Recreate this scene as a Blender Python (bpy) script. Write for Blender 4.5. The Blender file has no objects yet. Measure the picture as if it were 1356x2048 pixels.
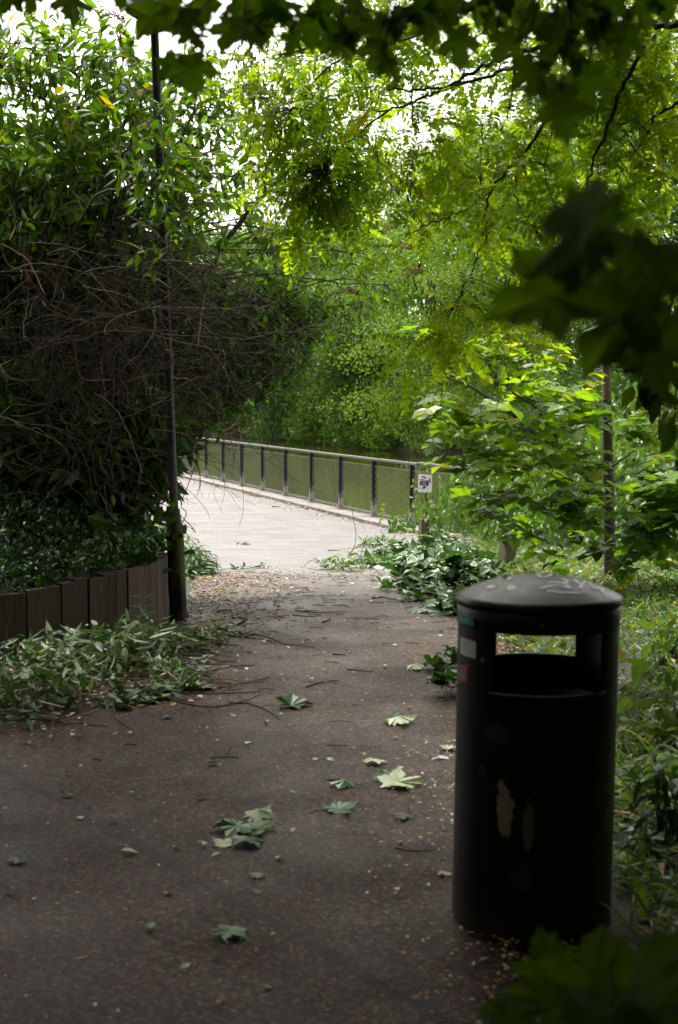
import bpy, math
import numpy as np
PI = math.pi
R = math.radians
rng = np.random.default_rng(11)
sc = bpy.context.scene
C = sc.collection

# ------------------------------------------------------------------ camera, sky, sun, exposure
CAM_Z, FPX, PITCH = 1.6, 2844.0, math.atan(230 / 2844.0)
cd = bpy.data.cameras.new('camera')
cd.sensor_fit = 'VERTICAL'; cd.sensor_height = 36.0; cd.sensor_width = 24.0; cd.lens = 50.0
cd.clip_start = 0.05; cd.clip_end = 900
cd.dof.use_dof = True; cd.dof.focus_distance = 14.0; cd.dof.aperture_fstop = 4.5
cam = bpy.data.objects.new('camera', cd); C.objects.link(cam)
cam.location = (0, 0, CAM_Z); cam.rotation_euler = (PI / 2 - PITCH, 0, 0)
sc.camera = cam

SUN_EL, SUN_AZ = R(58), R(-25)          # azimuth from +Y towards +X
world = bpy.data.worlds.new("World"); sc.world = world; world.use_nodes = True
wn = world.node_tree; bg = wn.nodes['Background']
sky = wn.nodes.new('ShaderNodeTexSky'); sky.sky_type = 'NISHITA'; sky.sun_disc = False
sky.sun_elevation = SUN_EL; sky.sun_rotation = SUN_AZ
sky.air_density = 1.0; sky.dust_density = 4.0
hs = wn.nodes.new('ShaderNodeHueSaturation'); hs.inputs['Saturation'].default_value = 0.06
wn.links.new(sky.outputs[0], hs.inputs['Color'])
wm = wn.nodes.new('ShaderNodeMix'); wm.data_type = 'RGBA'; wm.blend_type = 'MULTIPLY'; wm.inputs[0].default_value = 1.0; wm.inputs[7].default_value = (1.0, .97, .915, 1)
wn.links.new(hs.outputs[0], wm.inputs[6]); wn.links.new(wm.outputs[2], bg.inputs['Color'])
bg.inputs['Strength'].default_value = 0.15

sd = bpy.data.lights.new('sun', 'SUN'); sd.energy = 1.5; sd.angle = R(12); sd.color = (1.0, 0.97, 0.92)
sun = bpy.data.objects.new('sun', sd); C.objects.link(sun)
sun.rotation_euler = (PI / 2 - SUN_EL, 0, -SUN_AZ + PI)
sun.location = (0, 0, 30)

sc.view_settings.view_transform = 'Standard'; sc.view_settings.look = 'None'
sc.view_settings.exposure = 1.75; sc.view_settings.gamma = 1.0
sc.render.engine = 'CYCLES'
cy = sc.cycles
cy.use_denoising = True
cy.max_bounces = 7; cy.diffuse_bounces = 4; cy.glossy_bounces = 2; cy.transmission_bounces = 4
cy.transparent_max_bounces = 4
cy.caustics_reflective = False; cy.caustics_refractive = False
cy.sample_clamp_indirect = 6.0

# ------------------------------------------------------------------ helpers
def P(px, py, d):
    """world point on the photograph's pixel (full-size pixels) at the distance d (metres along +Y)"""
    x = (px - 678) / FPX; y = -(py - 1024) / FPX
    cp, sp = math.cos(PITCH), math.sin(PITCH)
    dy = cp + y * sp; dz = -sp + y * cp
    return np.array([x / dy * d, d, CAM_Z + dz / dy * d])

FU = np.array([-0.319, 0.948]); FN = np.array([0.948, 0.319]); F0 = np.array([0.64, 26.0])
def ts(x, y):
    dx, dy = x - F0[0], y - F0[1]
    return dx * FU[0] + dy * FU[1], dx * FN[0] + dy * FN[1]
def xy(t, s):
    return F0[0] + t * FU[0] + s * FN[0], F0[1] + t * FU[1] + s * FN[1]
WATER_Z = -1.05
def sstep(a, b, v):
    u = np.clip((v - a) / (b - a), 0, 1); return u * u * (3 - 2 * u)
def gslope(y):
    return -0.62 * sstep(7.0, 25.0, y)
def G(px, py, lift=0.0):
    """world point on the near ground under a pixel"""
    d = 5.0
    for _ in range(40):
        p = P(px, py, d); e = p[2] - gslope(d) - lift
        slope = (CAM_Z - p[2]) / d
        d += e / max(slope, 0.02) * 0.8
    return P(px, py, d)

class MB:
    def __init__(s): s.v = []; s.f = {3: [], 4: []}; s.m = {3: [], 4: []}; s.t = []; s.n = 0
    def add(s, V, F, mat=0, tint=0.5):
        V = np.array(V, float).reshape(-1, 3); F = np.asarray(F, int)
        if F.size == 0: return
        k = F.shape[1]
        s.v.append(V); s.f[k].append(F + s.n); s.m[k].append(np.full(len(F), mat))
        s.t.append(np.broadcast_to(np.asarray(tint, float), (len(V),)).copy()); s.n += len(V)
    def box(s, c, size, rz=0.0, mat=0, tint=0.5, rot=None, top=1.0):
        hx, hy, hz = [q / 2 for q in size]
        V = np.array([[x, y, z] for z in (-1, 1) for y in (-1, 1) for x in (-1, 1)], float)
        V[4:, :2] *= top
        V *= (hx, hy, hz)
        if rot is not None: V = V @ np.asarray(rot).T
        c_, s_ = math.cos(rz), math.sin(rz)
        V = V @ np.array([[c_, s_, 0], [-s_, c_, 0], [0, 0, 1]])
        s.add(V + np.asarray(c, float), [[0, 2, 3, 1], [4, 5, 7, 6], [0, 1, 5, 4], [2, 6, 7, 3], [0, 4, 6, 2], [1, 3, 7, 5]], mat, tint)
    def tube(s, pts, rad, sides=6, mat=0, tint=0.5, cap=True):
        pts = np.asarray(pts, float); n = len(pts)
        rad = np.broadcast_to(np.asarray(rad, float), (n,))
        T = np.gradient(pts, axis=0); T /= np.linalg.norm(T, axis=1)[:, None] + 1e-9
        ref = np.array([0.0, 0, 1]) if abs(T[:, 2]).mean() < 0.8 else np.array([1.0, 0, 0])
        A = np.cross(T, ref); A /= np.linalg.norm(A, axis=1)[:, None] + 1e-9
        B = np.cross(T, A)
        a = np.arange(sides) * 2 * PI / sides
        V = pts[:, None] + rad[:, None, None] * (np.cos(a)[None, :, None] * A[:, None] + np.sin(a)[None, :, None] * B[:, None])
        i = np.arange(n - 1)[:, None] * sides; j = np.arange(sides)[None]; j2 = (j + 1) % sides
        F = np.stack([i + j, i + j2, i + sides + j2, i + sides + j], -1).reshape(-1, 4)
        s.add(V.reshape(-1, 3), F, mat, tint)
        if cap and sides > 4:
            for k, q in ((0, 0), (n - 1, 1)):
                W = np.vstack([V[k], pts[k][None]])
                tri = [[x, (x + 1) % sides, sides] if q else [(x + 1) % sides, x, sides] for x in range(sides)]
                s.add(W, tri, mat, tint)
    def lathe(s, prof, c=(0, 0, 0), sides=48, mat=0, tint=0.5):
        prof = np.asarray(prof, float); n = len(prof)
        a = np.arange(sides) * 2 * PI / sides
        V = np.stack([prof[:, 0, None] * np.cos(a), prof[:, 0, None] * np.sin(a), np.broadcast_to(prof[:, 1, None], (n, sides))], -1)
        i = np.arange(n - 1)[:, None] * sides; j = np.arange(sides)[None]; j2 = (j + 1) % sides
        F = np.stack([i + j, i + j2, i + sides + j2, i + sides + j], -1).reshape(-1, 4)
        s.add(V.reshape(-1, 3) + np.asarray(c, float), F, mat, tint)
    def scatter(s, tpl, pos, dirs, nrm, scale, tint=0.5, mat=0):
        V, F = tpl; pos = np.asarray(pos, float); N = len(pos)
        if N == 0: return
        Y = np.asarray(dirs, float) + 0 * pos; Y = Y / (np.linalg.norm(Y, axis=1)[:, None] + 1e-9)
        Z = np.asarray(nrm, float) + 0 * pos; Z = Z - (Z * Y).sum(1)[:, None] * Y
        Z = Z / (np.linalg.norm(Z, axis=1)[:, None] + 1e-9); X = np.cross(Y, Z)
        sc_ = np.broadcast_to(np.asarray(scale, float), (N,))[:, None, None]
        W = pos[:, None] + sc_ * (V[None, :, 0, None] * X[:, None] + V[None, :, 1, None] * Y[:, None] + V[None, :, 2, None] * Z[:, None])
        FF = (F[None] + (np.arange(N) * len(V))[:, None, None]).reshape(-1, F.shape[1])
        tt = np.repeat(np.broadcast_to(np.asarray(tint, float), (N,)), len(V))
        s.add(W.reshape(-1, 3), FF, mat, tt)
    def build(s, name, mats, parent=None, smooth=False, loc=None):
        V = np.vstack(s.v); me = bpy.data.meshes.new(name)
        if loc is not None: V = V - np.asarray(loc, float)
        n3 = sum(len(a) for a in s.f[3]); n4 = sum(len(a) for a in s.f[4])
        loops = []; mi = []
        if n3: loops.append(np.vstack(s.f[3]).ravel()); mi += s.m[3]
        if n4: loops.append(np.vstack(s.f[4]).ravel()); mi += s.m[4]
        loops = np.concatenate(loops)
        me.vertices.add(len(V)); me.vertices.foreach_set('co', V.astype(np.float32).ravel())
        me.loops.add(len(loops)); me.loops.foreach_set('vertex_index', loops.astype(np.int32))
        me.polygons.add(n3 + n4)
        st = np.concatenate([np.arange(n3) * 3, n3 * 3 + np.arange(n4) * 4])
        me.polygons.foreach_set('loop_start', st.astype(np.int32))
        me.polygons.foreach_set('material_index', np.concatenate(mi).astype(np.int32))
        me.polygons.foreach_set('use_smooth', np.full(n3 + n4, smooth))
        me.update(calc_edges=True)
        at = me.attributes.new('tint', 'FLOAT', 'POINT'); at.data.foreach_set('value', np.concatenate(s.t).astype(np.float32))
        if not isinstance(mats, (list, tuple)): mats = [mats]
        for m in mats: me.materials.append(m)
        o = bpy.data.objects.new(name, me); C.objects.link(o)
        if loc is not None: o.location = loc
        if parent is not None:
            o.parent = parent
            if loc is None: o.location = -np.array(parent.location)
            else: o.location = np.asarray(loc, float) - np.array(parent.location)
        return o

def tag(o, label=None, cat=None, group=None, kind=None):
    if label: o['label'] = label
    if cat: o['category'] = cat
    if group: o['group'] = group
    if kind: o['kind'] = kind
    return o
def thing(name, label, cat, loc=(0, 0, 0), group=None):
    o = bpy.data.objects.new(name, None); C.objects.link(o); o.location = loc; o.empty_display_size = 0.2
    return tag(o, label, cat, group)
def unit(v):
    v = np.asarray(v, float); return v / (np.linalg.norm(v, axis=-1, keepdims=True) + 1e-9)
def rdir(n, z=0.0, k=1.0):
    v = rng.normal(size=(n, 3)); v[:, 2] = v[:, 2] * k + z; return unit(v)
def spline(pts, k=5):
    """smooth polyline through pts"""
    p = np.asarray(pts, float); n = len(p)
    if n < 3: return np.array([p[0] + (p[-1] - p[0]) * u for u in np.linspace(0, 1, k + 1)])
    q = np.vstack([2 * p[0] - p[1], p, 2 * p[-1] - p[-2]]); out = []
    for i in range(1, n):
        a, b, c, d = q[i - 1], q[i], q[i + 1], q[i + 2]
        for u in np.linspace(0, 1, k, endpoint=False):
            out.append(0.5 * (2 * b + (c - a) * u + (2 * a - 5 * b + 4 * c - d) * u * u + (3 * b - a - 3 * c + d) * u ** 3))
    out.append(p[-1]); return np.array(out)

# ------------------------------------------------------------------ materials
class NT:
    def __init__(s, name):
        s.m = bpy.data.materials.new(name); s.m.use_nodes = True; s.t = s.m.node_tree
        s.p = s.t.nodes['Principled BSDF']; s.out = s.t.nodes['Material Output']
    def n(s, typ, **kw):
        nd = s.t.nodes.new(typ)
        for k, v in kw.items():
            if k.startswith('i_'):
                key = k[2:].replace('_', ' ')
                nd.inputs[int(key) if key.isdigit() else key].default_value = v
            else: setattr(nd, k, v)
        return nd
    def l(s, a, b): s.t.links.new(a, b)
    def coord(s, kind='Object'): return s.n('ShaderNodeTexCoord').outputs[kind]
    def noise(s, scale, detail=4, rough=0.6, vec=None, dist=0.0):
        nd = s.n('ShaderNodeTexNoise'); nd.inputs['Scale'].default_value = scale
        nd.inputs['Detail'].default_value = detail; nd.inputs['Roughness'].default_value = rough
        nd.inputs['Distortion'].default_value = dist
        if vec is not None: s.l(vec, nd.inputs['Vector'])
        return nd.outputs['Fac']
    def ramp(s, fac, stops, interp='LINEAR'):
        nd = s.n('ShaderNodeValToRGB'); cr = nd.color_ramp; cr.interpolation = interp
        while len(cr.elements) < len(stops): cr.elements.new(0.5)
        for e, (p, c) in zip(cr.elements, stops):
            e.position = p; e.color = (c, c, c, 1) if np.isscalar(c) else (*c, 1)
        s.l(fac, nd.inputs['Fac']); return nd.outputs['Color']
    def mix(s, fac, a, b, mode='MIX'):
        nd = s.n('ShaderNodeMix', data_type='RGBA', blend_type=mode)
        for q, idx in ((fac, 0), (a, 6), (b, 7)):
            if hasattr(q, 'is_linked') or hasattr(q, 'links'): s.l(q, nd.inputs[idx])
            else: nd.inputs[idx].default_value = q if idx == 0 else (*q, 1)
        return nd.outputs[2]
    def math(s, op, a, b=0.0):
        nd = s.n('ShaderNodeMath', operation=op)
        for q, i in ((a, 0), (b, 1)):
            if hasattr(q, 'links'): s.l(q, nd.inputs[i])
            else: nd.inputs[i].default_value = q
        return nd.outputs[0]
    def bump(s, h, strength=0.3, dist=0.01):
        nd = s.n('ShaderNodeBump'); nd.inputs['Strength'].default_value = strength; nd.inputs['Distance'].default_value = dist
        s.l(h, nd.inputs['Height']); s.l(nd.outputs[0], s.p.inputs['Normal']); return nd
    def attr(s, name='tint'): return s.n('ShaderNodeAttribute', attribute_name=name).outputs['Fac']

def leaf_mat(name, stops, trans=0.4, tcol=(1.25, 1.2, 0.5), rough=0.42, spec=0.25, back=None, vein=True):
    """leaf: colour varies leaf by leaf with 'tint', light shines through, paler underside if asked"""
    m = NT(name)
    col = m.ramp(m.attr(), stops)
    if vein:
        nz = m.noise(28, 3, 0.7, m.coord())
        col = m.mix(0.55, col, m.ramp(nz, [(0.25, 0.55), (0.75, 1.35)]), 'MULTIPLY')
    if back is not None:
        bf = m.n('ShaderNodeNewGeometry').outputs['Backfacing']
        colb = m.mix(0.75, col, back)
        colf = m.mix(bf, col, colb)
    else: colf = col
    m.l(colf, m.p.inputs['Base Color'])
    m.p.inputs['Roughness'].default_value = rough; m.p.inputs['Specular IOR Level'].default_value = spec
    tr = m.n('ShaderNodeBsdfTranslucent'); m.l(m.mix(1.0, col, tcol, 'MULTIPLY'), tr.inputs['Color'])
    mx = m.n('ShaderNodeMixShader'); mx.inputs[0].default_value = trans
    m.l(m.p.outputs[0], mx.inputs[1]); m.l(tr.outputs[0], mx.inputs[2]); m.l(mx.outputs[0], m.out.inputs['Surface'])
    return m.m

def plain(name, stops, scale=8, rough=0.7, bump=0.0, metal=0.0, detail=5, stretch=None, spec=0.5):
    m = NT(name); v = m.coord()
    if stretch is not None:
        mp = m.n('ShaderNodeMapping'); mp.inputs['Scale'].default_value = stretch; m.l(v, mp.inputs['Vector']); v = mp.outputs[0]
    nz = m.noise(scale, detail, 0.65, v)
    m.l(m.ramp(nz, stops), m.p.inputs['Base Color'])
    m.p.inputs['Roughness'].default_value = rough; m.p.inputs['Metallic'].default_value = metal
    m.p.inputs['Specular IOR Level'].default_value = spec
    if bump: m.bump(nz, bump, 0.02)
    return m.m

def tinted(name, stops, rough=0.8, spec=0.3, scale=30):
    m = NT(name); c = m.ramp(m.attr(), stops)
    c = m.mix(0.6, c, m.ramp(m.noise(scale, 4, 0.7, m.coord()), [(0.3, 0.5), (0.7, 1.3)]), 'MULTIPLY')
    m.l(c, m.p.inputs['Base Color']); m.p.inputs['Roughness'].default_value = rough
    m.p.inputs['Specular IOR Level'].default_value = spec
    return m.m

M = {}
M['robinia'] = leaf_mat('locust_leaf', [(0.0, (.13, .22, .010)), (0.5, (.22, .34, .014)), (0.85, (.32, .43, .02)), (1.0, (.42, .36, .03))], 0.62, (1.65, 1.62, .4), 0.4)
M['maple'] = leaf_mat('maple_leaf', [(0.0, (.045, .11, .010)), (0.5, (.10, .20, .012)), (0.9, (.17, .29, .016)), (1.0, (.3, .33, .04))], 0.52, (1.65, 1.62, .4), 0.4, .3)
M['maple_dark'] = leaf_mat('sycamore_leaf', [(0.0, (.03, .065, .006)), (1.0, (.055, .10, .008))], 0.5, (1.7, 1.7, .25), 0.5, .25)
M['maple_near'] = leaf_mat('sycamore_leaf_thin', [(0.0, (.022, .044, .008)), (1.0, (.046, .080, .011))], 0.62, (3.7, 3.9, .5), 0.55, .2)
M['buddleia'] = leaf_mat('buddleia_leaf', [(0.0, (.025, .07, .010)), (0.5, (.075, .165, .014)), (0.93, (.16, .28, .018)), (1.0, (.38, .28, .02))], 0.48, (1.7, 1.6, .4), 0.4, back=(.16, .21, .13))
M['cut'] = leaf_mat('wilting_leaf', [(0.0, (.03, .075, .016)), (0.6, (.055, .125, .025)), (0.9, (.09, .17, .035)), (1.0, (.4, .3, .02))], 0.25, (1.3, 1.3, .5), 0.42, .25, back=(.38, .48, .26))
M['cutmaple'] = leaf_mat('wilting_maple_leaf', [(0.0, (.025, .07, .018)), (0.7, (.045, .115, .025)), (1.0, (.09, .18, .035))], 0.25, (1.3, 1.3, .5), 0.38, .35, back=(.12, .2, .08))
M['creeper'] = leaf_mat('creeper_leaf', [(0.0, (.045, .115, .02)), (0.6, (.085, .18, .028)), (1.0, (.16, .27, .045))], 0.38, (1.4, 1.35, .5), 0.36)
M['ivy'] = leaf_mat('ivy_leaf', [(0.0, (.012, .04, .010)), (1.0, (.045, .10, .018))], 0.25, (1.2, 1.2, .5), 0.35)
M['weed'] = leaf_mat('weed_leaf', [(0.0, (.04, .09, .02)), (0.6, (.085, .16, .03)), (0.9, (.16, .24, .05)), (1.0, (.4, .28, .05))], 0.4, (1.3, 1.25, .5), 0.4, back=(.15, .22, .1))
M['far_a'] = leaf_mat('far_leaf_mid', [(0.0, (.06, .14, .014)), (1.0, (.14, .25, .022))], 0.3, (1.2, 1.2, .5), 0.5, .25, vein=False)
M['far_b'] = leaf_mat('far_leaf_light', [(0.0, (.11, .22, .02)), (1.0, (.23, .345, .04))], 0.4, (1.2, 1.2, .5), 0.5, .25, vein=False)
M['far_c'] = leaf_mat('far_leaf_dark', [(0.0, (.04, .10, .018)), (1.0, (.09, .18, .028))], 0.28, (1.2, 1.2, .5), 0.5, .25, vein=False)
M['shade'] = leaf_mat('canopy_leaf', [(0.0, (.02, .05, .012)), (1.0, (.04, .09, .016))], 0.12, (1.2, 1.2, .4), 0.5, .3, vein=False)
M['bark'] = plain('dark_bark', [(0.3, (.02, .017, .013)), (0.7, (.07, .06, .045))], 25, .85, .5)
M['bark_red'] = plain('reddish_bark', [(0.3, (.09, .045, .03)), (0.7, (.22, .13, .09))], 30, .8, .4, stretch=(1, 1, .2))
M['bark_grey'] = plain('grey_bark', [(0.3, (.05, .045, .035)), (0.7, (.16, .15, .12))], 30, .8, .4)
M['twig'] = tinted('dead_twig', [(0.0, (.03, .02, .013)), (0.6, (.11, .078, .05)), (1.0, (.38, .28, .19))])
M['stem'] = tinted('green_stem', [(0.0, (.08, .07, .03)), (1.0, (.16, .2, .06))], .6)
M['spike'] = tinted('dead_flower', [(0.0, (.13, .05, .02)), (1.0, (.36, .16, .05))])
M['seed'] = tinted('seed_pod', [(0.0, (.3, .22, .15)), (1.0, (.5, .42, .33))])
CANOPY, SIDE = 25000, 26000

# ------------------------------------------------------------------ ground, water, paths
def far_prof(s_):
    z = np.where(s_ < 15.2, -2.2, 0.0)
    z = np.where(s_ >= 15.2, -2.2 + 1.9 * sstep(15.2, 17.5, s_) + 1.3 * sstep(17, 40, s_) + 6 * sstep(40, 200, s_), z)
    return z
tv = np.concatenate([np.linspace(-120, -34, 20), np.arange(-32, 20, 0.25), np.linspace(21, 60, 40), np.linspace(64, 420, 50)])
sv = np.concatenate([[-300, -150, -80, -50, -40, -30, -24, -20], np.arange(-17, -0.3, 0.25), [-0.1, 0.12, 0.14, 3, 8, 13, 15.2, 15.8, 16.4, 17, 17.6, 18.5, 20, 23, 28, 35, 45, 70, 120, 220, 350]])
Tm, Sm = np.meshgrid(tv, sv, indexing='ij')
Xm, Ym = xy(Tm, Sm)
near = gslope(Ym)
bumpy = 0.02 * np.sin(Xm * 5.1 + Ym * 3.3) + 0.018 * np.sin(Xm * 9.7 - Ym * 7.1) + rng.normal(size=Xm.shape) * 0.006
Zm = np.where(Sm < 0.13, near - 0.03 + np.minimum(bumpy, 0.02), far_prof(Sm) - (Sm < 3) * 0.0)
Zm = np.where(Sm >= 0.13, far_prof(Sm), Zm)
# soil rises to the right of the narrow path and to the left
Zm = Zm + np.where((Sm < 0) & (Ym < 17), 0.10 * sstep(1.3, 2.4, Xm), 0)
Zm = Zm + np.where((Sm < -10) & (Ym > 20), 0.0, 0)
mb = MB()
nt, ns = Tm.shape
idx = (np.arange(nt - 1)[:, None] * ns + np.arange(ns - 1)[None]).ravel()
mb.add(np.stack([Xm, Ym, Zm], -1).reshape(-1, 3), np.stack([idx, idx + ns, idx + ns + 1, idx + 1], -1))
m = NT('soil'); v = m.coord()
c1 = m.ramp(m.noise(55, 6, .75, v), [(0.35, (.008, .006, .004)), (0.55, (.03, .022, .015)), (0.75, (.10, .075, .05))])
c2 = m.ramp(m.noise(1.3, 5, .6, v), [(0.35, (.03, .05, .012)), (0.7, (.07, .06, .03))])
m.l(m.mix(0.4, c1, c2), m.p.inputs['Base Color']); m.p.inputs['Roughness'].default_value = 0.9
m.bump(m.noise(40, 6, .75, v), 1.0, 0.03)
ground = mb.build('ground', m.m, smooth=True); tag(ground, kind='structure')

# river
mb = MB()
tq, sq = np.meshgrid(np.linspace(-120, 420, 60), np.linspace(0.16, 16.8, 12), indexing='ij')
X, Y = xy(tq, sq); i = (np.arange(59)[:, None] * 12 + np.arange(11)[None]).ravel()
mb.add(np.stack([X, Y, np.full(X.shape, WATER_Z)], -1).reshape(-1, 3), np.stack([i, i + 12, i + 13, i + 1], -1))
m = NT('river_water'); v = m.coord()
m.l(m.ramp(m.noise(.3, 3, .5, v), [(0.3, (.020, .024, .003)), (0.7, (.033, .037, .006))]), m.p.inputs['Base Color'])
m.p.inputs['Roughness'].default_value = 0.05; m.p.inputs['IOR'].default_value = 1.33
mp = m.n('ShaderNodeMapping'); mp.inputs['Scale'].default_value = (1, 1, 1); m.l(v, mp.inputs['Vector'])
m.bump(m.noise(1.6, 4, .55, mp.outputs[0]), 0.06, 0.06)
water = mb.build('water', m.m, smooth=True); tag(water, kind='structure')

# two asphalt surfaces
def fx(y): return 0.64 + (26 - y) * 0.3365
def x_left(y):
    return np.interp(y, [-6, 7.0, 7.8, 8.8, 9.6, 10.4, 12, 14.5, 16, 17.5, 19, 21, 24, 60], [-3.2, -3.0, -2.7, -2.1, -1.35, -1.2, -1.25, -1.45, -1.8, -2.6, -4.4, -8, -14, -40])
def x_right(y):
    return np.minimum(np.interp(y, [-6, 3, 5, 7, 9.5, 12, 15, 18, 20.5, 21.5], [.60, .60, .70, .97, 1.12, 1.15, 1.3, 1.45, 1.9, 9]), fx(y) - 0.42)
def sheet(ys, nx, lift, wob=0.05):
    V = []; 
    for k, y in enumerate(ys):
        a = x_left(y) + wob * math.sin(y * 5.3) * .6 + rng.normal() * wob * .25
        b = x_right(y) + wob * math.sin(y * 4.1 + 1) + rng.normal() * wob * .3
        for u in np.linspace(0, 1, nx):
            x = a + (b - a) * u
            e = min(u, 1 - u) * (b - a)
            V.append((x, y, float(gslope(y)) + lift - 0.02 * (1 - sstep(0, .12, e))))
    n = len(ys); i = (np.arange(n - 1)[:, None] * nx + np.arange(nx - 1)[None]).ravel()
    mb = MB(); mb.add(V, np.stack([i, i + 1, i + nx + 1, i + nx], -1)); return mb
def asphalt(name, dark, mid, light, seams, wet, spec=.2, var=(.62, 1.25), paled=False):
    m = NT(name); v = m.coord()
    ag = m.n('ShaderNodeTexVoronoi'); ag.inputs['Scale'].default_value = 95; m.l(v, ag.inputs['Vector'])
    sep = m.n('ShaderNodeSeparateColor'); m.l(ag.outputs['Color'], sep.inputs[0])
    stones = m.ramp(sep.outputs[0], [(0.0, dark), (0.55, mid), (0.9, light), (1.0, tuple(min(1, q * 1.8) for q in light))])
    big = m.ramp(m.noise(.9, 5, .65, v), [(0.3, var[0]), (0.7, var[1])])
    fine = m.ramp(m.noise(160, 3, .7, v), [(0.3, .6), (0.7, 1.35)])
    col = m.mix(1.0, stones, big, 'MULTIPLY'); col = m.mix(.8, col, fine, 'MULTIPLY')
    sx = m.n('ShaderNodeSeparateXYZ'); m.l(v, sx.inputs[0])
    wobv = m.math('MULTIPLY', m.noise(3, 3, .6, v), 0.05)
    for (a, b, c, w, k) in seams:                      # a x + b y + c = 0: tar seams
        dd = m.math('ADD', m.math('MULTIPLY', sx.outputs[0], a), m.math('MULTIPLY', sx.outputs[1], b))
        dd = m.math('ABSOLUTE', m.math('ADD', m.math('ADD', dd, c), wobv))
        msk = m.ramp(m.math('DIVIDE', dd, w), [(0.4, k), (1.0, 1.0)])
        col = m.mix(1.0, col, msk, 'MULTIPLY')
    if paled:                                       # pale blend towards the plaza: softens the joint, sheen put into colour
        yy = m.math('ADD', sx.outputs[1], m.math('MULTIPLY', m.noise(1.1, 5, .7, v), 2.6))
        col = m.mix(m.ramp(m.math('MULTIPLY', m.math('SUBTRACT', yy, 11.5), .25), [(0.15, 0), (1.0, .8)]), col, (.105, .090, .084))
    m.l(col, m.p.inputs['Base Color']); m.p.inputs['Specular IOR Level'].default_value = spec
    m.l(m.ramp(m.noise(1.7, 4, .6, v), wet), m.p.inputs['Roughness'])
    h = m.math('ADD', m.math('MULTIPLY', ag.outputs['Distance'], 1.0), m.math('MULTIPLY', m.noise(220, 3, .7, v), .6))
    m.bump(h, 0.55, 0.006)
    return m.m
def seam(p, q, w, k):
    p, q = G(*p), G(*q); n_ = np.array([-(q - p)[1], (q - p)[0]]); n_ = n_ / np.linalg.norm(n_)
    return (n_[0], n_[1], -float(n_ @ p[:2]), w, k)
SEAM = [seam((0, 1530), (850, 2010), .035, .45), seam((350, 1290), (900, 1420), .012, .7)]
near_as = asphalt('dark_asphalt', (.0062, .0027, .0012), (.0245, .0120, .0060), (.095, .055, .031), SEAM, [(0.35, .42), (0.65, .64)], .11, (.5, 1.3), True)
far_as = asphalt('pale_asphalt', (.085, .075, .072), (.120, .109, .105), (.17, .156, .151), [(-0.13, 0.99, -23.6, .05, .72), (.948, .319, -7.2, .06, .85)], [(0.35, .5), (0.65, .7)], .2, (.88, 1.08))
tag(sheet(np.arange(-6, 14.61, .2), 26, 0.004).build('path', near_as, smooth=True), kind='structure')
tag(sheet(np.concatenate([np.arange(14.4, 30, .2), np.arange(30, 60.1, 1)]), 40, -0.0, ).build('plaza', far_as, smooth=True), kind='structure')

# concrete edge and river wall under the fence
mb = MB()
tt = np.arange(-30, 60, 1.0)
for a in tt:
    x, y = xy(a + .5, -0.16); z = float(gslope(y))
    mb.box((x, y, z - 0.02 + rng.normal() * .003), (.985, .46, .11), math.atan2(FU[1], FU[0]), tint=rng.random())
for a in np.arange(-30, 60, 2.0):
    x, y = xy(a + 1, 0.085); mb.box((x, y, -1.35), (1.99, .11, 1.4), math.atan2(FU[1], FU[0]), tint=rng.random())
conc = plain('weathered_concrete', [(0.3, (.09, .075, .06)), (0.55, (.16, .14, .125)), (0.75, (.26, .24, .22))], 6, .8, .4)
tag(mb.build('concrete_kerb', conc), kind='structure')

# soil behind the timber wall
WALL = [(-2.95, 8.2), (-2.45, 8.5), (-2.1, 8.72), (-1.85, 8.98), (-1.62, 9.3), (-1.42, 9.62), (-1.31, 9.95), (-1.285, 10.3), (-1.33, 10.7), (-1.40, 11.2), (-1.5, 11.8)]
WH = [.36, .37, .39, .42, .45, .47, .49, .50, .48, .45, .42]
wp = spline([(a, b, h) for (a, b), h in zip(WALL, WH)], 6)
mb = MB(); V = []
bx = np.linspace(0, 1, 14)
for k, (x, y, h) in enumerate(wp):
    for u in bx:
        # from the wall back to the left
        X_ = x - .06 - u * 7; Y_ = y + u * 5.0
        V.append((X_, Y_, float(gslope(min(y, 9))) + h - .05 + .25 * sstep(0, .5, u) + rng.normal() * .02))
n = len(wp); i = (np.arange(n - 1)[:, None] * 14 + np.arange(13)[None]).ravel()
mb.add(V, np.stack([i, i + 14, i + 15, i + 1], -1))
tag(mb.build('planting_bed', bpy.data.materials['soil'], smooth=True), kind='structure')

# ------------------------------------------------------------------ timber retaining wall
wood = NT('weathered_timber'); v = wood.coord()
mp = wood.n('ShaderNodeMapping'); mp.inputs['Scale'].default_value = (14, 14, 1.2); wood.l(v, mp.inputs['Vector'])
g = wood.noise(6, 6, .7, mp.outputs[0])
c = wood.ramp(g, [(0.3, (.020, .013, .007)), (0.6, (.075, .053, .030)), (0.8, (.15, .112, .07))])
c = wood.mix(.85, c, wood.ramp(wood.attr(), [(0, .45), (1, 1.3)]), 'MULTIPLY')
wood.l(c, wood.p.inputs['Base Color']); wood.p.inputs['Roughness'].default_value = .85; wood.bump(g, .5, .01)
wall = thing('timber_retaining_wall', 'low curved wall of upright weathered timber planks holding up the shrub bed', 'retaining wall', (-1.62, 9.3, 0))
seg = np.linalg.norm(np.diff(wp[:, :2], axis=0), axis=1); cum = np.concatenate([[0], np.cumsum(seg)])
q = 0.0; k = 0
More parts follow.
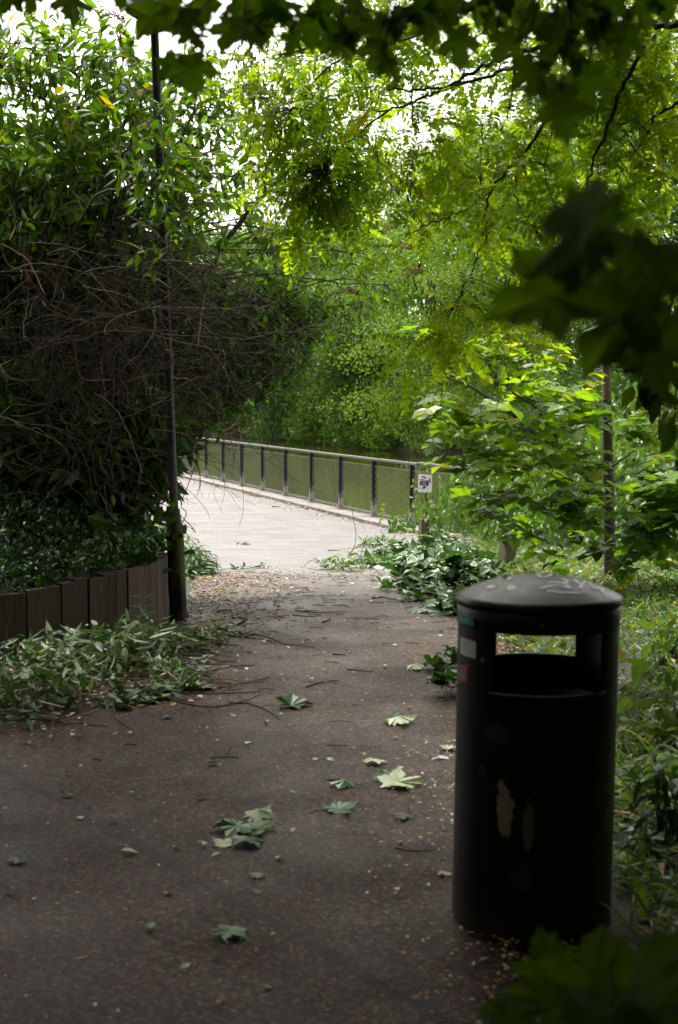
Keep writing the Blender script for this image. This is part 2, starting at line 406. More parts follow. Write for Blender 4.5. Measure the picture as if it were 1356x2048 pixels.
while q < cum[-1] - .1:
    w = rng.uniform(.08, .14) if q > 1.25 else rng.uniform(.16, .26)
    a = np.array([np.interp(q + w / 2, cum, wp[:, j]) for j in range(3)])
    b = np.array([np.interp(min(q + w, cum[-1]), cum, wp[:, j]) for j in range(3)]); c0 = np.array([np.interp(q, cum, wp[:, j]) for j in range(3)])
    ang = math.atan2(b[1] - c0[1], b[0] - c0[0]); zb = float(gslope(a[1])) - .06; hh = a[2] + rng.normal() * .005
    mb = MB(); mb.box((a[0] + rng.normal() * .005, a[1] + rng.normal() * .005, zb + (hh + .06) / 2), (w * 1.0, .06, hh + .06), ang, tint=rng.random(), top=.99)
    mb.build('plank', wood.m, wall); q += w; k += 1

# ------------------------------------------------------------------ lamp post
pole_p = G(357, 1238); PX, PY = pole_p[0], pole_p[1]; PZ = float(gslope(PY))
top_p = P(309, 60, PY + .15)
lampm = NT('lamp_post_paint'); v = lampm.coord(); sx = lampm.n('ShaderNodeSeparateXYZ'); lampm.l(v, sx.inputs[0])
nz = lampm.noise(7, 5, .7, v)
c = lampm.ramp(nz, [(0.35, (.008, .009, .008)), (0.7, (.035, .037, .033))])
band = lampm.ramp(sx.outputs[2], [(0.18, 0), (0.34, 1), (0.72, 1), (0.95, 0.25)])
side = lampm.ramp(lampm.math('ADD', lampm.math('MULTIPLY', sx.outputs[0], 4.5), .45), [(0.2, 0.1), (0.75, 1)])
mo = lampm.math('MULTIPLY', lampm.math('MULTIPLY', band, side), lampm.ramp(lampm.noise(9, 5, .7, v), [(0.35, 0.2), (0.55, 1)]))
c = lampm.mix(mo, c, (.085, .095, .012)); lampm.l(c, lampm.p.inputs['Base Color'])
lampm.p.inputs['Roughness'].default_value = .5; lampm.p.inputs['Specular IOR Level'].default_value = .18; lampm.bump(nz, .15, .01)
lp = thing('lamp_post', 'tall black lamp post with mossy thick base at the end of the timber wall', 'lamp post', (PX, PY, PZ))
ax = (top_p - np.array([PX, PY, PZ])); ax = ax / ax[2]
def lean(mb):
    for V in mb.v: V[:] = np.stack([PX + V[:, 0] + ax[0] * V[:, 2], PY + V[:, 1] + ax[1] * V[:, 2], PZ + V[:, 2]], -1)
    return mb
def lpbuild(mb, name, mats, smooth=True):
    # keep the object origin at the post's foot, so the moss band is read from there
    lean(mb); return mb.build(name, mats, lp, smooth=smooth, loc=(PX, PY, PZ))
mb = MB(); mb.lathe([(.066, -.05), (.066, .0), (.0655, .62), (.064, .66), (.047, .79), (.043, .80)], sides=28); lpbuild(mb, 'base', lampm.m)
H = top_p[2] - PZ
mb = MB(); mb.lathe([(.046, .78), (.046, .80), (.044, .83), (.0335, .832), (.033, 2.2), (.031, H)], sides=24); lpbuild(mb, 'shaft', lampm.m)
mb = MB()
for s_ in (-1, 1): mb.box((0, -.0665, .2 + .0), (.07, .004, .30)) if s_ > 0 else None
mb.box((.02, -.069, .2), (.006, .004, .02)); lpbuild(mb, 'access_door', lampm.m, False)
mb = MB()
mb.lathe([(.0, H - .02), (.05, H - .01), (.10, H + .06), (.21, H + .13), (.215, H + .145), (.20, H + .15)], sides=24)
lpbuild(mb, 'lantern_collar', lampm.m)
mb = MB(); mb.lathe([(.19, H + .15), (.22, H + .45), (.0, H + .47)], sides=24); lpbuild(mb, 'lantern_globe', plain('frosted_lamp_cover', [(0.3, (.5, .52, .5)), (0.7, (.6, .62, .6))], 3, .3))

# ------------------------------------------------------------------ riverside fence
paint = NT('flaking_black_paint'); v = paint.coord(); sx = paint.n('ShaderNodeSeparateXYZ'); paint.l(v, sx.inputs[0])
nz = paint.noise(22, 5, .7, v)
hh = paint.math('ADD', sx.outputs[2], paint.math('MULTIPLY', nz, .55))
fl = paint.ramp(hh, [(0.42, 1), (0.62, 0)])
c = paint.mix(fl, (.010, .010, .016), (.30, .28, .26)); paint.l(c, paint.p.inputs['Base Color']); paint.p.inputs['Roughness'].default_value = .6; paint.p.inputs['Specular IOR Level'].default_value = .2
railm = plain('silvery_rail', [(0.3, (.045, .045, .04)), (0.6, (.12, .12, .105)), (0.75, (.2, .2, .18))], 9, .5, .2)
wirem = plain('mesh_wire', [(0.3, (.22, .21, .15)), (0.7, (.36, .34, .26))], 9, .5, 0, .2)
fbase = xy(2, 0.0)
fence = thing('riverside_fence', 'long black post and wire mesh fence with a flat pale top rail beside the river', 'fence', (fbase[0], fbase[1], -.62))
FH = 1.08
posts = np.arange(-5, 20) * 1.9
frot = math.atan2(FU[1], FU[0])
pm0 = None
for k, t_ in enumerate(posts):
    x, y = xy(t_, 0.0); z = float(gslope(y)) + .035
    if pm0 is None:
        mb = MB(); mb.box((0, 0, (FH - .05) / 2), (.05, .085, FH - .05), frot); mb.box((0, 0, .015), (.17, .17, .03), frot)
        for a in (-1, 1):
            for b in (-1, 1): mb.box((a * .055, b * .055, .04), (.025, .025, .03), frot)
            mb.box((a * .034, 0, .07), (.014, .05, .09), frot)
        o = mb.build('post', paint.m, fence, loc=(0, 0, 0)); pm0 = o.data
    else:
        o = bpy.data.objects.new('post', pm0); C.objects.link(o); o.parent = fence
    o.location = np.array([x, y, z]) - np.array(fence.location)
t0_, t1_ = posts[0] - .3, posts[-1] + .3
rp = []
for a in np.arange(t0_, t1_, 1.9):
    x, y = xy(a, 0); rp.append((x, y, float(gslope(y)) + .035))
rp = np.array(rp)
mb = MB()
for a, b in zip(rp[:-1], rp[1:]):
    mid = (a + b) / 2; L = np.linalg.norm(b - a)
    mb.box(mid + (0, 0, FH - .022), (L - .004, .075, .022), frot, tint=rng.random())
    mb.box(mid + (0, 0, FH - .045), (L - .004, .03, .022), frot, tint=rng.random())
mb.build('top_rail', railm, fence)
mb = MB()
for hgt in (.075, .93): mb.tube(rp + (0, 0, hgt), .006, 5)
for a, b in zip(rp[:-1], rp[1:]): mb.box((a + b) / 2 + (0, 0, .05), (1.9, .02, .025), frot)
mb.build('bottom_rail', railm, fence)
def zr(t): return np.interp(t, np.arange(t0_, t1_, 1.9), rp[:, 2])
mb = MB()
mh = .855; dt = .10
for sgn, off in ((1, 0.004), (-1, -.004)):
    V = []; F = []
    for a in np.arange(t0_ - mh, t1_, dt):
        p0t, p1t = (a, a + mh * .8) if sgn > 0 else (a + mh * .8, a)
        z0, z1 = zr(p0t) + .075, zr(p1t) + .075 + mh
        x0, y0 = xy(p0t, off); x1, y1 = xy(p1t, off)
        w = .003 if sgn > 0 else .0011
        b = len(V)
        for (x, y, z) in ((x0, y0, z0), (x1, y1, z1)):
            ux, uy = FU * w * 1.25
            V += [(x - ux, y - uy, z), (x + ux, y + uy, z), (x + FN[0] * w, y + FN[1] * w, z)]
        F += [[b, b + 1, b + 4, b + 3], [b + 1, b + 2, b + 5, b + 4], [b + 2, b, b + 3, b + 5]]
    mb.add(V, F)
mb.build('wire_mesh', wirem, fence)

# ------------------------------------------------------------------ sign on the mesh
sp = P(850, 967, 22.6)
sign = thing('notice_board', 'small white notice plate covered in graffiti, on a thin post among creeper', 'sign', tuple(sp))
tilt = R(4)
# local frame of the plate: r = to the right in view, u = up
rr = np.array([math.cos(.15), math.sin(-.15), 0]); uu = np.array([0, 0, 1.0]); nn = np.array([math.sin(-.15), -math.cos(.15), 0])
r2 = rr * math.cos(tilt) - uu * math.sin(tilt); u2 = uu * math.cos(tilt) + rr * math.sin(tilt) * .3
SW, SH = .22, .285
def splate(mb, poly, depth, th=.001, mat=0, tint=.5):
    V = []; poly = np.asarray(poly, float)
    for d_ in (depth, depth + th):
        for a, b in poly: V.append(sp + r2 * a * SW + u2 * b * SH + nn * d_)
    n = len(poly); cen = [sp + r2 * poly[:, 0].mean() * SW + u2 * poly[:, 1].mean() * SH + nn * (depth + th)]
    V = np.array(V + cen)
    mb.add(V, [[n + (i + 1) % n, n + i, 2 * n][::-1] for i in range(n)], mat, tint)
    mb.add(V, [[i, (i + 1) % n, n + (i + 1) % n, n + i] for i in range(n)], mat, tint)
def rrect(w, h, r, cx=0, cy=0, n=4):
    out = []
    for qx, qy, a0 in ((1, 1, 0), (-1, 1, 90), (-1, -1, 180), (1, -1, 270)):
        for k in range(n + 1):
            a = R(a0 + 90 * k / n); out.append((cx + qx * (w / 2 - r) + r * math.cos(a), cy + qy * (h / 2 - r) + r * math.sin(a)))
    return out
white = plain('white_plate', [(0.3, (.62, .6, .58)), (0.7, (.8, .78, .78))], 6, .4)
def flat(name, col, rough=.5): return plain(name, [(0.35, tuple(q * .75 for q in col)), (0.65, col)], 20, rough)
ink, teal, purple, ochre = flat('black_ink', (.02, .02, .022)), flat('teal_paint', (.02, .16, .2)), flat('purple_ink', (.28, .06, .42)), flat('ochre_paint', (.42, .26, .04))
mb = MB(); splate(mb, rrect(1, 1, .06), 0, .006); mb.build('plate', white, sign)
mb = MB(); mb.box(tuple(sp + np.array([0.02, .025, -.62])), (.035, .03, 1.1), .1); mb.build('post', wood.m, sign)
mb = MB()
def stroke(mb, pts, w, depth):
    pts = spline(pts, 4)
    for a, b in zip(pts[:-1], pts[1:]):
        d = b - a; n_ = np.array([-d[1], d[0]]); n_ = n_ / (np.linalg.norm(n_) + 1e-9) * w
        splate(mb, [a - n_, b - n_, b + n_, a + n_], depth + rng.random() * .0006, .0008)
r_ = np.random.default_rng(5)
for k in range(16):
    s0 = np.array([-.38 + .42 * r_.random(), -.28 + .52 * r_.random()])
    stroke(mb, [s0, s0 + r_.normal(size=2) * .1, s0 + r_.normal(size=2) * .13, s0 + r_.normal(size=2) * .12], .010 + .012 * r_.random(), .0065)
stroke(mb, [(-.38, -.22), (-.30, -.30), (-.2, -.28), (-.1, -.3), (.02, -.26), (.1, -.22)], .012, .0065)
stroke(mb, [(-.2, .26), (-.18, .16), (-.15, .08)], .012, .0065)
splate(mb, rrect(.17, .32, .01, .18, .03), .0068)
mb.build('graffiti', ink, sign)
mb = MB(); splate(mb, [(-.26, .42), (-.06, .42), (-.07, .33), (-.26, .34)], .0066); mb.build('teal_mark', teal, sign)
mb = MB(); splate(mb, rrect(.08, .12, .03, -.02, .36), .0078); mb.build('ochre_mark', ochre, sign)
mb = MB(); splate(mb, rrect(.12, .24, .05, .36, .16), .0066); splate(mb, rrect(.09, .13, .04, .33, .27), .0079); mb.build('purple_mark', purple, sign)

# ------------------------------------------------------------------ notched timber bollards
bw = plain('mossy_timber', [(0.3, (.04, .036, .016)), (0.55, (.095, .085, .038)), (0.8, (.16, .14, .075))], 9, .85, .4, stretch=(8, 8, 1))
def bollard(p, w, h, lab, leanx=0.0, rz=0.3):
    x, y = p; z = float(gslope(y)) - .05
    o = thing('wooden_bollard', lab, 'bollard', (x, y, z + .05), 'timber bollards at the path edge')
    mb = MB(); hw = w / 2; n = w * .42
    prof = [(-hw, 0), (hw, 0), (hw, h), (n * .6, h), (0, h - n), (-n * .6, h), (-hw, h)]
    V = [(a, -hw, b) for a, b in prof] + [(a, hw, b) for a, b in prof]
    V = np.array([(a + b * leanx, yy, b) for a, yy, b in V])
    mb.add(V, [[0, 1, 4], [1, 2, 4], [2, 3, 4], [0, 4, 6], [4, 5, 6]]); mb.add(V, [[q + 7 for q in f][::-1] for f in [[0, 1, 4], [1, 2, 4], [2, 3, 4], [0, 4, 6], [4, 5, 6]]])
    mb.add(V, [[i, i + 7, (i + 1) % 7 + 7, (i + 1) % 7] for i in range(7)])
    c_, s_ = math.cos(rz), math.sin(rz)
    for V in mb.v: V[:] = V @ np.array([[c_, s_, 0], [-s_, c_, 0], [0, 0, 1]]) + (x, y, z)
    mb.build('post', bw, o); return o
b1 = G(848, 1106); b2 = G(1008, 1140)
bollard(b1[:2], .115, .50, 'notched square timber bollard standing behind the cut maple branches')
ob2 = bollard(b2[:2], .135, .42, 'leaning timber bollard wrapped in silvery tape beside the creeper', .16, .5)
mb = MB()
tz = float(gslope(b2[1])) + .28
for k, (dx, w_) in enumerate(((-.055, .03), (.06, .026))):
    pts = spline([(b2[0] + dx * .6 + .05, b2[1] - .075, tz - .06), (b2[0] + dx + .055, b2[1] - .085, tz + .05), (b2[0] + dx * 1.1 + .06, b2[1] - .03, tz + .10), (b2[0] + .06 - dx * .3, b2[1] + .01, tz + .12), (b2[0] + .08 - dx, b2[1] - .01, tz + .10)], 5)
    for q, (a, b) in enumerate(zip(pts[:-1], pts[1:])):
        mb.add([a + (0, -w_ / 2, 0), b + (0, -w_ / 2, 0), b + (0, w_, .004), a + (0, w_, .004)], [[0, 1, 2, 3]])
        mb.add([a + (-w_ / 2, 0, 0.003), b + (-w_ / 2, 0, .003), b + (w_, 0, .007), a + (w_, 0, .007)], [[0, 1, 2, 3]])
mb.build('tape', plain('silver_tape', [(0.3, (.05, .05, .053)), (0.7, (.2, .2, .21))], 14, .3, .2, .3), ob2)

# ------------------------------------------------------------------ litter bin
BX, BY, BR = .600, 4.285, .243
binm = NT('bin_black'); v = binm.coord()
nz = binm.noise(9, 5, .7, v)
c = binm.ramp(nz, [(0.3, (.003, .003, .0035)), (0.7, (.008, .008, .009))])
sx = binm.n('ShaderNodeSeparateXYZ'); binm.l(v, sx.inputs[0])
def blob(m, nx, cx, cz, rx, rz, seed):
    a = m.math('POWER', m.math('ABSOLUTE', m.math('DIVIDE', m.math('SUBTRACT', sx.outputs[0], cx), rx)), 2.0)
    b = m.math('POWER', m.math('ABSOLUTE', m.math('DIVIDE', m.math('SUBTRACT', sx.outputs[2], cz), rz)), 2.0)
    r = m.math('ADD', m.math('ADD', a, b), m.math('MULTIPLY', m.math('SUBTRACT', m.noise(26, 4, .6, v, .6), .5), nx))
    return m.ramp(r, [(0.75, 1), (1.0, 0)])
for (cx, cz, rx, rz, col, k, nx) in ((-.115, .40, .024, .09, (.42, .38, .24), 1, 2.8), (-.05, .36, .016, .08, (.2, .18, .12), .8, 3.5), (-.06, .20, .04, .04, (.06, .062, .065), .7, 4.5), (-.14, .62, .03, .03, (.07, .075, .08), .7, 4.5), (-.18, .50, .014, .02, (.03, .10, .10), .7, 3.0)):
    bm_ = blob(binm, nx, cx, cz, rx, rz, 0)
    front = binm.ramp(sx.outputs[1], [(0.0, 1), (0.001, 0)])
    c = binm.mix(binm.math('MULTIPLY', binm.math('MULTIPLY', bm_, front), k), c, col)
scr = binm.ramp(binm.noise(70, 5, .8, v), [(0.60, 0), (0.72, .5)])
c = binm.mix(binm.math('MULTIPLY', scr, binm.ramp(binm.noise(4, 3, .6, v), [(0.45, 0), (0.65, 1)])), c, (.09, .088, .08))
gr_ = binm.ramp(binm.math('ADD', sx.outputs[2], binm.math('MULTIPLY', binm.noise(12, 5, .7, v), .12)), [(0.04, .8), (0.16, 0)])
c = binm.mix(gr_, c, (.05, .038, .028))
# scuffs on the lid
scuff = binm.ramp(binm.noise(34, 5, .75, v), [(0.60, 0), (0.70, .5)])
up = binm.ramp(sx.outputs[2], [(.985, 0), (.99, 1)])
c = binm.mix(binm.math('MULTIPLY', scuff, up), c, (.22, .23, .23))
binm.l(c, binm.p.inputs['Base Color'])
rg = binm.mix(up, binm.ramp(binm.noise(13, 4, .6, v), [(0.3, .36), (0.7, .55)]), binm.ramp(binm.noise(19, 4, .7, v), [(0.35, .36), (0.65, .5)])); binm.l(rg, binm.p.inputs['Roughness']); binm.bump(nz, .1, .01)
bin_ = thing('litter_bin', 'round black litter bin with a domed lid, an open slot and peeling paint', 'litter bin', (BX, BY, 0))
tb = np.array([math.cos(0), 0, 0])
def shell(prof_r, rin, zs, angs, hole, mb):
    """wall with real openings: outer and inner skins, edges closed"""
    na, nz_ = len(angs), len(zs)
    def pt(r, a, z): return (r * math.sin(a), -r * math.cos(a), z)
    for i in range(na):
        a, b = angs[i], angs[(i + 1) % na] + (2 * PI if i == na - 1 else 0); am = (a + b) / 2
        for j in range(nz_ - 1):
            if hole(am, (zs[j] + zs[j + 1]) / 2): continue
            z0, z1 = zs[j], zs[j + 1]
            mb.add([pt(prof_r, a, z0), pt(prof_r, b, z0), pt(prof_r, b, z1), pt(prof_r, a, z1)], [[0, 1, 2, 3]])
            mb.add([pt(rin, a, z0), pt(rin, b, z0), pt(rin, b, z1), pt(rin, a, z1)], [[3, 2, 1, 0]])
            da = (b - a)
            if hole(am + da, (z0 + z1) / 2): mb.add([pt(prof_r, b, z0), pt(rin, b, z0), pt(rin, b, z1), pt(prof_r, b, z1)], [[0, 1, 2, 3]])
            if hole(am - da, (z0 + z1) / 2): mb.add([pt(prof_r, a, z0), pt(rin, a, z0), pt(rin, a, z1), pt(prof_r, a, z1)], [[3, 2, 1, 0]])
            if j + 2 < nz_ and hole(am, (z1 + zs[j + 2]) / 2): mb.add([pt(prof_r, a, z1), pt(prof_r, b, z1), pt(rin, b, z1), pt(rin, a, z1)], [[0, 1, 2, 3]])
            if j > 0 and hole(am, (z0 + zs[j - 1]) / 2): mb.add([pt(prof_r, a, z0), pt(rin, a, z0), pt(rin, b, z0), pt(prof_r, b, z0)], [[0, 1, 2, 3]])
angs = R(1.0) * np.arange(0, 360, 3) - PI
zs = [0.0, .03, .2, .4, .6, .735, .78, .915, .975]
def hole(a, z):
    a = (a + PI) % (2 * PI) - PI
    if not (.735 < z < .915): return False
    f = R(-40) < a < R(44)
    b = abs((a + PI - R(4) + PI) % (2 * PI) - PI) < R(44)
    return f or (b and z > .78)
LEAN = -.014
def bbuild(mb, name, mats, smooth=False):
    for V in mb.v: V[:] = V + np.stack([(V[:, 2] - .5) * -LEAN + BX, np.full(len(V), BY), np.zeros(len(V))], -1)
    return mb.build(name, mats, bin_, smooth=smooth, loc=(BX, BY, 0))
mb = MB(); shell(BR, BR - .012, zs, list(angs), hole, mb)
body = bbuild(mb, 'body', binm.m, True)
mod = body.modifiers.new('split', 'EDGE_SPLIT'); mod.split_angle = R(40)
mb = MB(); mb.lathe([(.0, .03), (BR - .015, .03)], sides=48); bbuild(mb, 'floor_plate', binm.m)
lp_ = [(.0, .968), (BR - .014, .968), (BR - .014, .978), (BR + .004, .978), (BR + .007, .985), (BR + .006, 1.0), (BR - .004, 1.006)]
for u in np.linspace(.97, 0, 14): lp_.append(((BR - .004) * u, 1.006 + .058 * (1 - u ** 2.1)))
mb = MB(); mb.lathe(lp_, sides=72); bbuild(mb, 'lid', binm.m, True)
mb = MB(); mb.lathe([(BR + .001, .905 + .012), (BR + .003, .93), (BR + .003, .972), (BR + .001, .974)], sides=72); bbuild(mb, 'rim_band', binm.m, True)
# inner liner with a lip, seen through the slot
mb = MB(); mb.lathe([(.205, .08), (.215, .665), (.228, .67), (.228, .678), (.21, .678), (.2, .1)], sides=48); bbuild(mb, 'liner', plain('bin_liner', [(0.3, (.006, .006, .006)), (0.7, (.015, .016, .014))], 12, .5), True)
# lower lip of the front opening
mb = MB()
pts = [((BR + .003) * math.sin(a), -(BR + .003) * math.cos(a), .735) for a in np.linspace(R(-42), R(46), 24)]
mb.tube(pts, .006, 6); bbuild(mb, 'slot_lip', binm.m, True)
rvm = flat('rivet_grey', (.2, .2, .2))
for a in (R(-58), R(-6)):
    mb = MB(); mb.box(((BR + .003) * math.sin(a), -(BR + .003) * math.cos(a), .945), (.012, .012, .012), a); bbuild(mb, 'rivet', rvm)
def curved(mb, a0, a1, z0, z1, off, n=6, skew=0.0):
    r = BR + off
    for k in range(n):
        a, b = a0 + (a1 - a0) * k / n, a0 + (a1 - a0) * (k + 1) / n
        sa, sb = skew * k / n, skew * (k + 1) / n
        mb.add([(r * math.sin(q), -r * math.cos(q), z) for q, z in ((a, z0 + sa), (b, z0 + sb), (b, z1 + sb), (a, z1 + sa))], [[0, 1, 2, 3]])
def bp(px, py):
    """angle and height on the bin's shell under a pixel"""
    d = BY - BR
    for _ in range(30):
        p = P(px, py, d); x = np.clip((p[0] - BX) / BR, -.999, .999); a = math.asin(x); d = BY - BR * math.cos(a)
    return a, p[2]
def sticker(name, x0, x1, y0, y1, m_, off=.0015, skewpx=0):
    a0, z1 = bp(x0, y0); a1, z0 = bp(x1, y1); zc = bp(x0, y1 - skewpx)[1]
    zt = bp(x0, y0)[1]
    mb = MB(); curved(mb, a0, a1, zc, zt, off, 6, z0 - zc); return bbuild(mb, name, m_)
teal2 = NT('faded_teal_sticker'); q = teal2.ramp(teal2.noise(60, 4, .7, teal2.coord(), 1.5), [(0.35, (.02, .2, .24)), (0.55, (.04, .42, .48)), (0.7, (.5, .6, .6))]); teal2.l(q, teal2.p.inputs['Base Color'])
greyp = plain('worn_white_sticker', [(0.3, (.55, .56, .56)), (0.6, (.8, .81, .8))], 35, .5)
redp = flat('red_border', (.6, .03, .03)); greyd = plain('scratched_grey_sticker', [(0.3, (.1, .1, .1)), (0.6, (.3, .28, .28))], 60, .5)
s = sticker('sticker', 917, 946, 1231, 1252, teal2.m, .0055, 8); s['label'] = 'torn teal sticker with illegible pale letters'
s = sticker('sticker', 918, 949, 1272, 1318, greyp, .0015, 12); s['label'] = 'timeworn blank white sticker'
s = sticker('sticker', 913, 934, 1328, 1366, redp, .0012, 3); s['label'] = 'small grey sticker with a red border'
s2 = sticker('sticker_face', 916, 930, 1333, 1361, greyd, .0022, 3); s2.parent = s; s2.location = (0, 0, 0)
mb = MB(); a, z = bp(962, 1320); mb.lathe([(0, .0), (.006, .001), (.007, .004), (.0, .006)], sides=10)
for V in mb.v: V[:] = np.stack([V[:, 0] + BR * math.sin(a), -V[:, 2] - BR * math.cos(a), V[:, 1] * 1.3 + z], -1)
bbuild(mb, 'paint_spot', flat('pale_spot', (.4, .45, .47)))
# scratched tags on the lid
def lid_z(r): return 1.006 + .058 * (1 - (min(r, .238) / .239) ** 2.1) + .0005
mb = MB()
r_ = np.random.default_rng(21)
def lidstroke(pts, w):
    pts = spline([(a, b, 0) for a, b in pts], 5)
    for a, b in zip(pts[:-1], pts[1:]):
        d = b - a; n_ = np.array([-d[1], d[0], 0]); n_ = n_ / (np.linalg.norm(n_) + 1e-9) * w * 2.0
        Q = [a - n_, b - n_, b + n_, a + n_]
        mb.add([(q[0], q[1], lid_z(math.hypot(q[0], q[1])) + .0012) for q in Q], [[0, 1, 2, 3]])
lidstroke([(-.02, -.155), (.03, -.13), (.07, -.14), (.05, -.10)], .003)
lidstroke([(.01, -.11), (.07, -.1), (.06, -.06), (.11, -.09), (.1, -.13)], .0025)
lidstroke([(.10, -.03), (.11, -.09), (.14, -.03), (.15, -.10), (.18, -.06), (.17, -.11)], .002)
lidstroke([(-.01, .02), (.0, -.06), (.03, -.02), (.04, .05)], .002)
lidstroke([(-.03, .07), (.02, .10), (.05, .06)], .002)
lidstroke([(-.1, -.05), (-.09, -.02)], .003)
lidstroke([(.0, -.17), (.04, -.178), (.1, -.165)], .002)
for (a, b, w) in ((-.155, -.075, .011), (-.10, -.125, .012), (-.06, .12, .008), (.06, .13, .008), (.13, .08, .007)):
    V = [(a + w * math.cos(t) * (1.2), b + w * math.sin(t) * 1.6, lid_z(math.hypot(a + w * math.cos(t), b + w * math.sin(t) * 1.6)) + .0005) for t in np.linspace(0, 2 * PI, 9)[:-1]] + [(a, b, lid_z(math.hypot(a, b)) + .001)]
    mb.add(V, [[i, (i + 1) % 8, 8] for i in range(8)])
for V in mb.v: V[:] = V + (0, 0, 0)
bbuild(mb, 'graffiti', plain('chalky_scratches', [(0.3, (.7, .72, .72)), (0.7, (.88, .9, .9))], 40, .5))

# ------------------------------------------------------------------ leaf shapes
def quadleaf(w=.5, fold=.12, droop=.15):
    V = np.array([(0, 0, 0), (w / 2, .45, fold), (0, 1, -droop), (-w / 2, .45, fold), (0, .45, 0)], float)
    return V, np.array([[0, 1, 4], [4, 1, 2], [0, 4, 3], [4, 2, 3]])
def lance(w=.28, fold=.05, droop=.2):
    ys = [0, .2, .5, .8, 1.0]; ws = [.04, .8, 1, .5, 0.0]
    V = []
    for y, k in zip(ys, ws):
        z = -droop * y * y; V += [(-w / 2 * k, y, z + fold * k), (0, y, z), (w / 2 * k, y, z + fold * k)]
    F = []
    for i in range(4): F += [[3 * i, 3 * i + 1, 3 * i + 4, 3 * i + 3], [3 * i + 1, 3 * i + 2, 3 * i + 5, 3 * i + 4]]
    return np.array(V, float), np.array(F)
def rhomb(w=.6):
    return np.array([(0, 0, 0), (w / 2, .5, .07), (0, 1, -.05), (-w / 2, .5, .07)], float), np.array([[0, 1, 2, 3]])
MOUT = [(0, 0), (.12, -.08), (.33, -.12), (.27, .0), (.36, .08), (.24, .16), (.44, .26), (.50, .36), (.64, .50), (.44, .52), (.38, .60), (.19, .50), (.27, .66), (.20, .74), (.22, .84), (.09, .88), (0, 1.04)]
MCH = [(0, 0), (.33, -.12), (.25, .14), (.46, .28), (.62, .50), (.38, .56), (.19, .50), (.24, .76), (0, 1.04)]
def mapleleaf(out, droop=.25, fold=.06, seed=0, curl=0.0):
    r_ = np.random.default_rng(seed)
    ph = r_.uniform(0, 6, 3)
    o = [(-x, y) for x, y in out[1:-1]][::-1]; pts = out + o
    pts = [(x * (1 + .08 * math.sin(3 * i + ph[0])), y * (1 + .05 * math.sin(2 * i + ph[1]))) for i, (x, y) in enumerate(pts)]
    pts.append((0, .32)); V = []
    for x, y in pts:
        rr_ = x * x + (y - .32) ** 2
        z = -droop * rr_ + fold * abs(x) + curl * math.sin(5 * x + ph[2]) * .12 + curl * .1 * math.sin(7 * y + ph[0])
        V.append((x, y, z))
    n = len(pts) - 1
    return np.array(V), np.array([[n, (i + 1) % n, i] for i in range(n)])
def compound(n=7, L=1.0, lw=.095, ll=.19, droop=.35, seed=0):
    """pinnate leaf: pairs of oval leaflets along a stalk"""
    r_ = np.random.default_rng(seed); Vs = []; Fs = []; b = 0
    def leaflet(o, d, s):
        nonlocal b
        d = d / np.linalg.norm(d); up = np.array([0, 0, 1.0]); x = np.cross(d, up); x /= np.linalg.norm(x)
        z = np.cross(x, d)
        o = np.array(o)
        pr = [(0, .0), (.5, .3), (.5, .72), (0, 1), (-.5, .72), (-.5, .3)]
        for a, c in pr: Vs.append(o + x * a * lw * s + d * c * ll * s + z * (-.03 * c * c * s + .012 * abs(a)))
        Fs.append([b, b + 1, b + 2, b + 3]); Fs.append([b, b + 3, b + 4, b + 5]); b += 6
    for k in range(n):
        y = .18 + .78 * k / n; z = -droop * y * y
        s = (.75 + .3 * math.sin(PI * (k + .8) / n)) * r_.uniform(.85, 1.15)
        for sg in (-1, 1):
            leaflet((0, y + r_.normal() * .008, z), np.array([sg * 1.0, .35 + r_.normal() * .2, -.3 + r_.normal() * .25]), s)
    leaflet((0, .96, -droop * .92), np.array([.05, 1, -.5]), 1.0)
    w = .006; a = []
    for y in (0, .5, 1.0): a += [(-w, y, -droop * y * y), (w, y, -droop * y * y)]
    for q in a: Vs.append(np.array(q))
    Fs += [[b, b + 1, b + 3, b + 2], [b + 2, b + 3, b + 5, b + 4]]
    return np.array(Vs), np.array(Fs)
T_bud = [lance(.36, .06, .2), lance(.42, .08, .4), lance(.33, .04, .0)]
T_lance = [lance(.26, .04, .15), lance(.30, .06, .35), lance(.24, .03, -.05)]
T_oval = [lance(.55, .08, .25), lance(.5, .05, .1)]
T_mapf = [mapleleaf(MOUT, .25, .05, 1, .5), mapleleaf(MOUT, .12, .1, 2, .8), mapleleaf(MOUT, .4, .0, 3, .3)]
T_map = [mapleleaf(MCH, .3, .08, 1, .6), mapleleaf(MCH, .15, .12, 2, .6), mapleleaf(MCH, .5, .05, 3, .4)]
T_cmp = [compound(7, droop=.2, seed=1), compound(6, droop=.05, seed=2), compound(8, droop=.4, seed=3), compound(5, droop=.15, seed=4)]
T_quad = [quadleaf(), quadleaf(.7, .05, .3)]

def multi(mb, tpls, pos, dirs, nrm, scale, tint, mat=0):
    pos = np.asarray(pos, float); N = len(pos)
    if N == 0: return
    k = rng.integers(0, len(tpls), N); dirs = np.broadcast_to(dirs, (N, 3)); nrm = np.broadcast_to(nrm, (N, 3))
    scale = np.broadcast_to(scale, (N,)); tint = np.broadcast_to(tint, (N,))
    for i, t_ in enumerate(tpls):
        q = k == i; mb.scatter(t_, pos[q], dirs[q], nrm[q], scale[q], tint[q], mat)
def tint_(n, rare=.02):
    t = np.clip(rng.normal(.45, .22, n), 0, .88); t[rng.random(n) < rare] = 1.0; return t

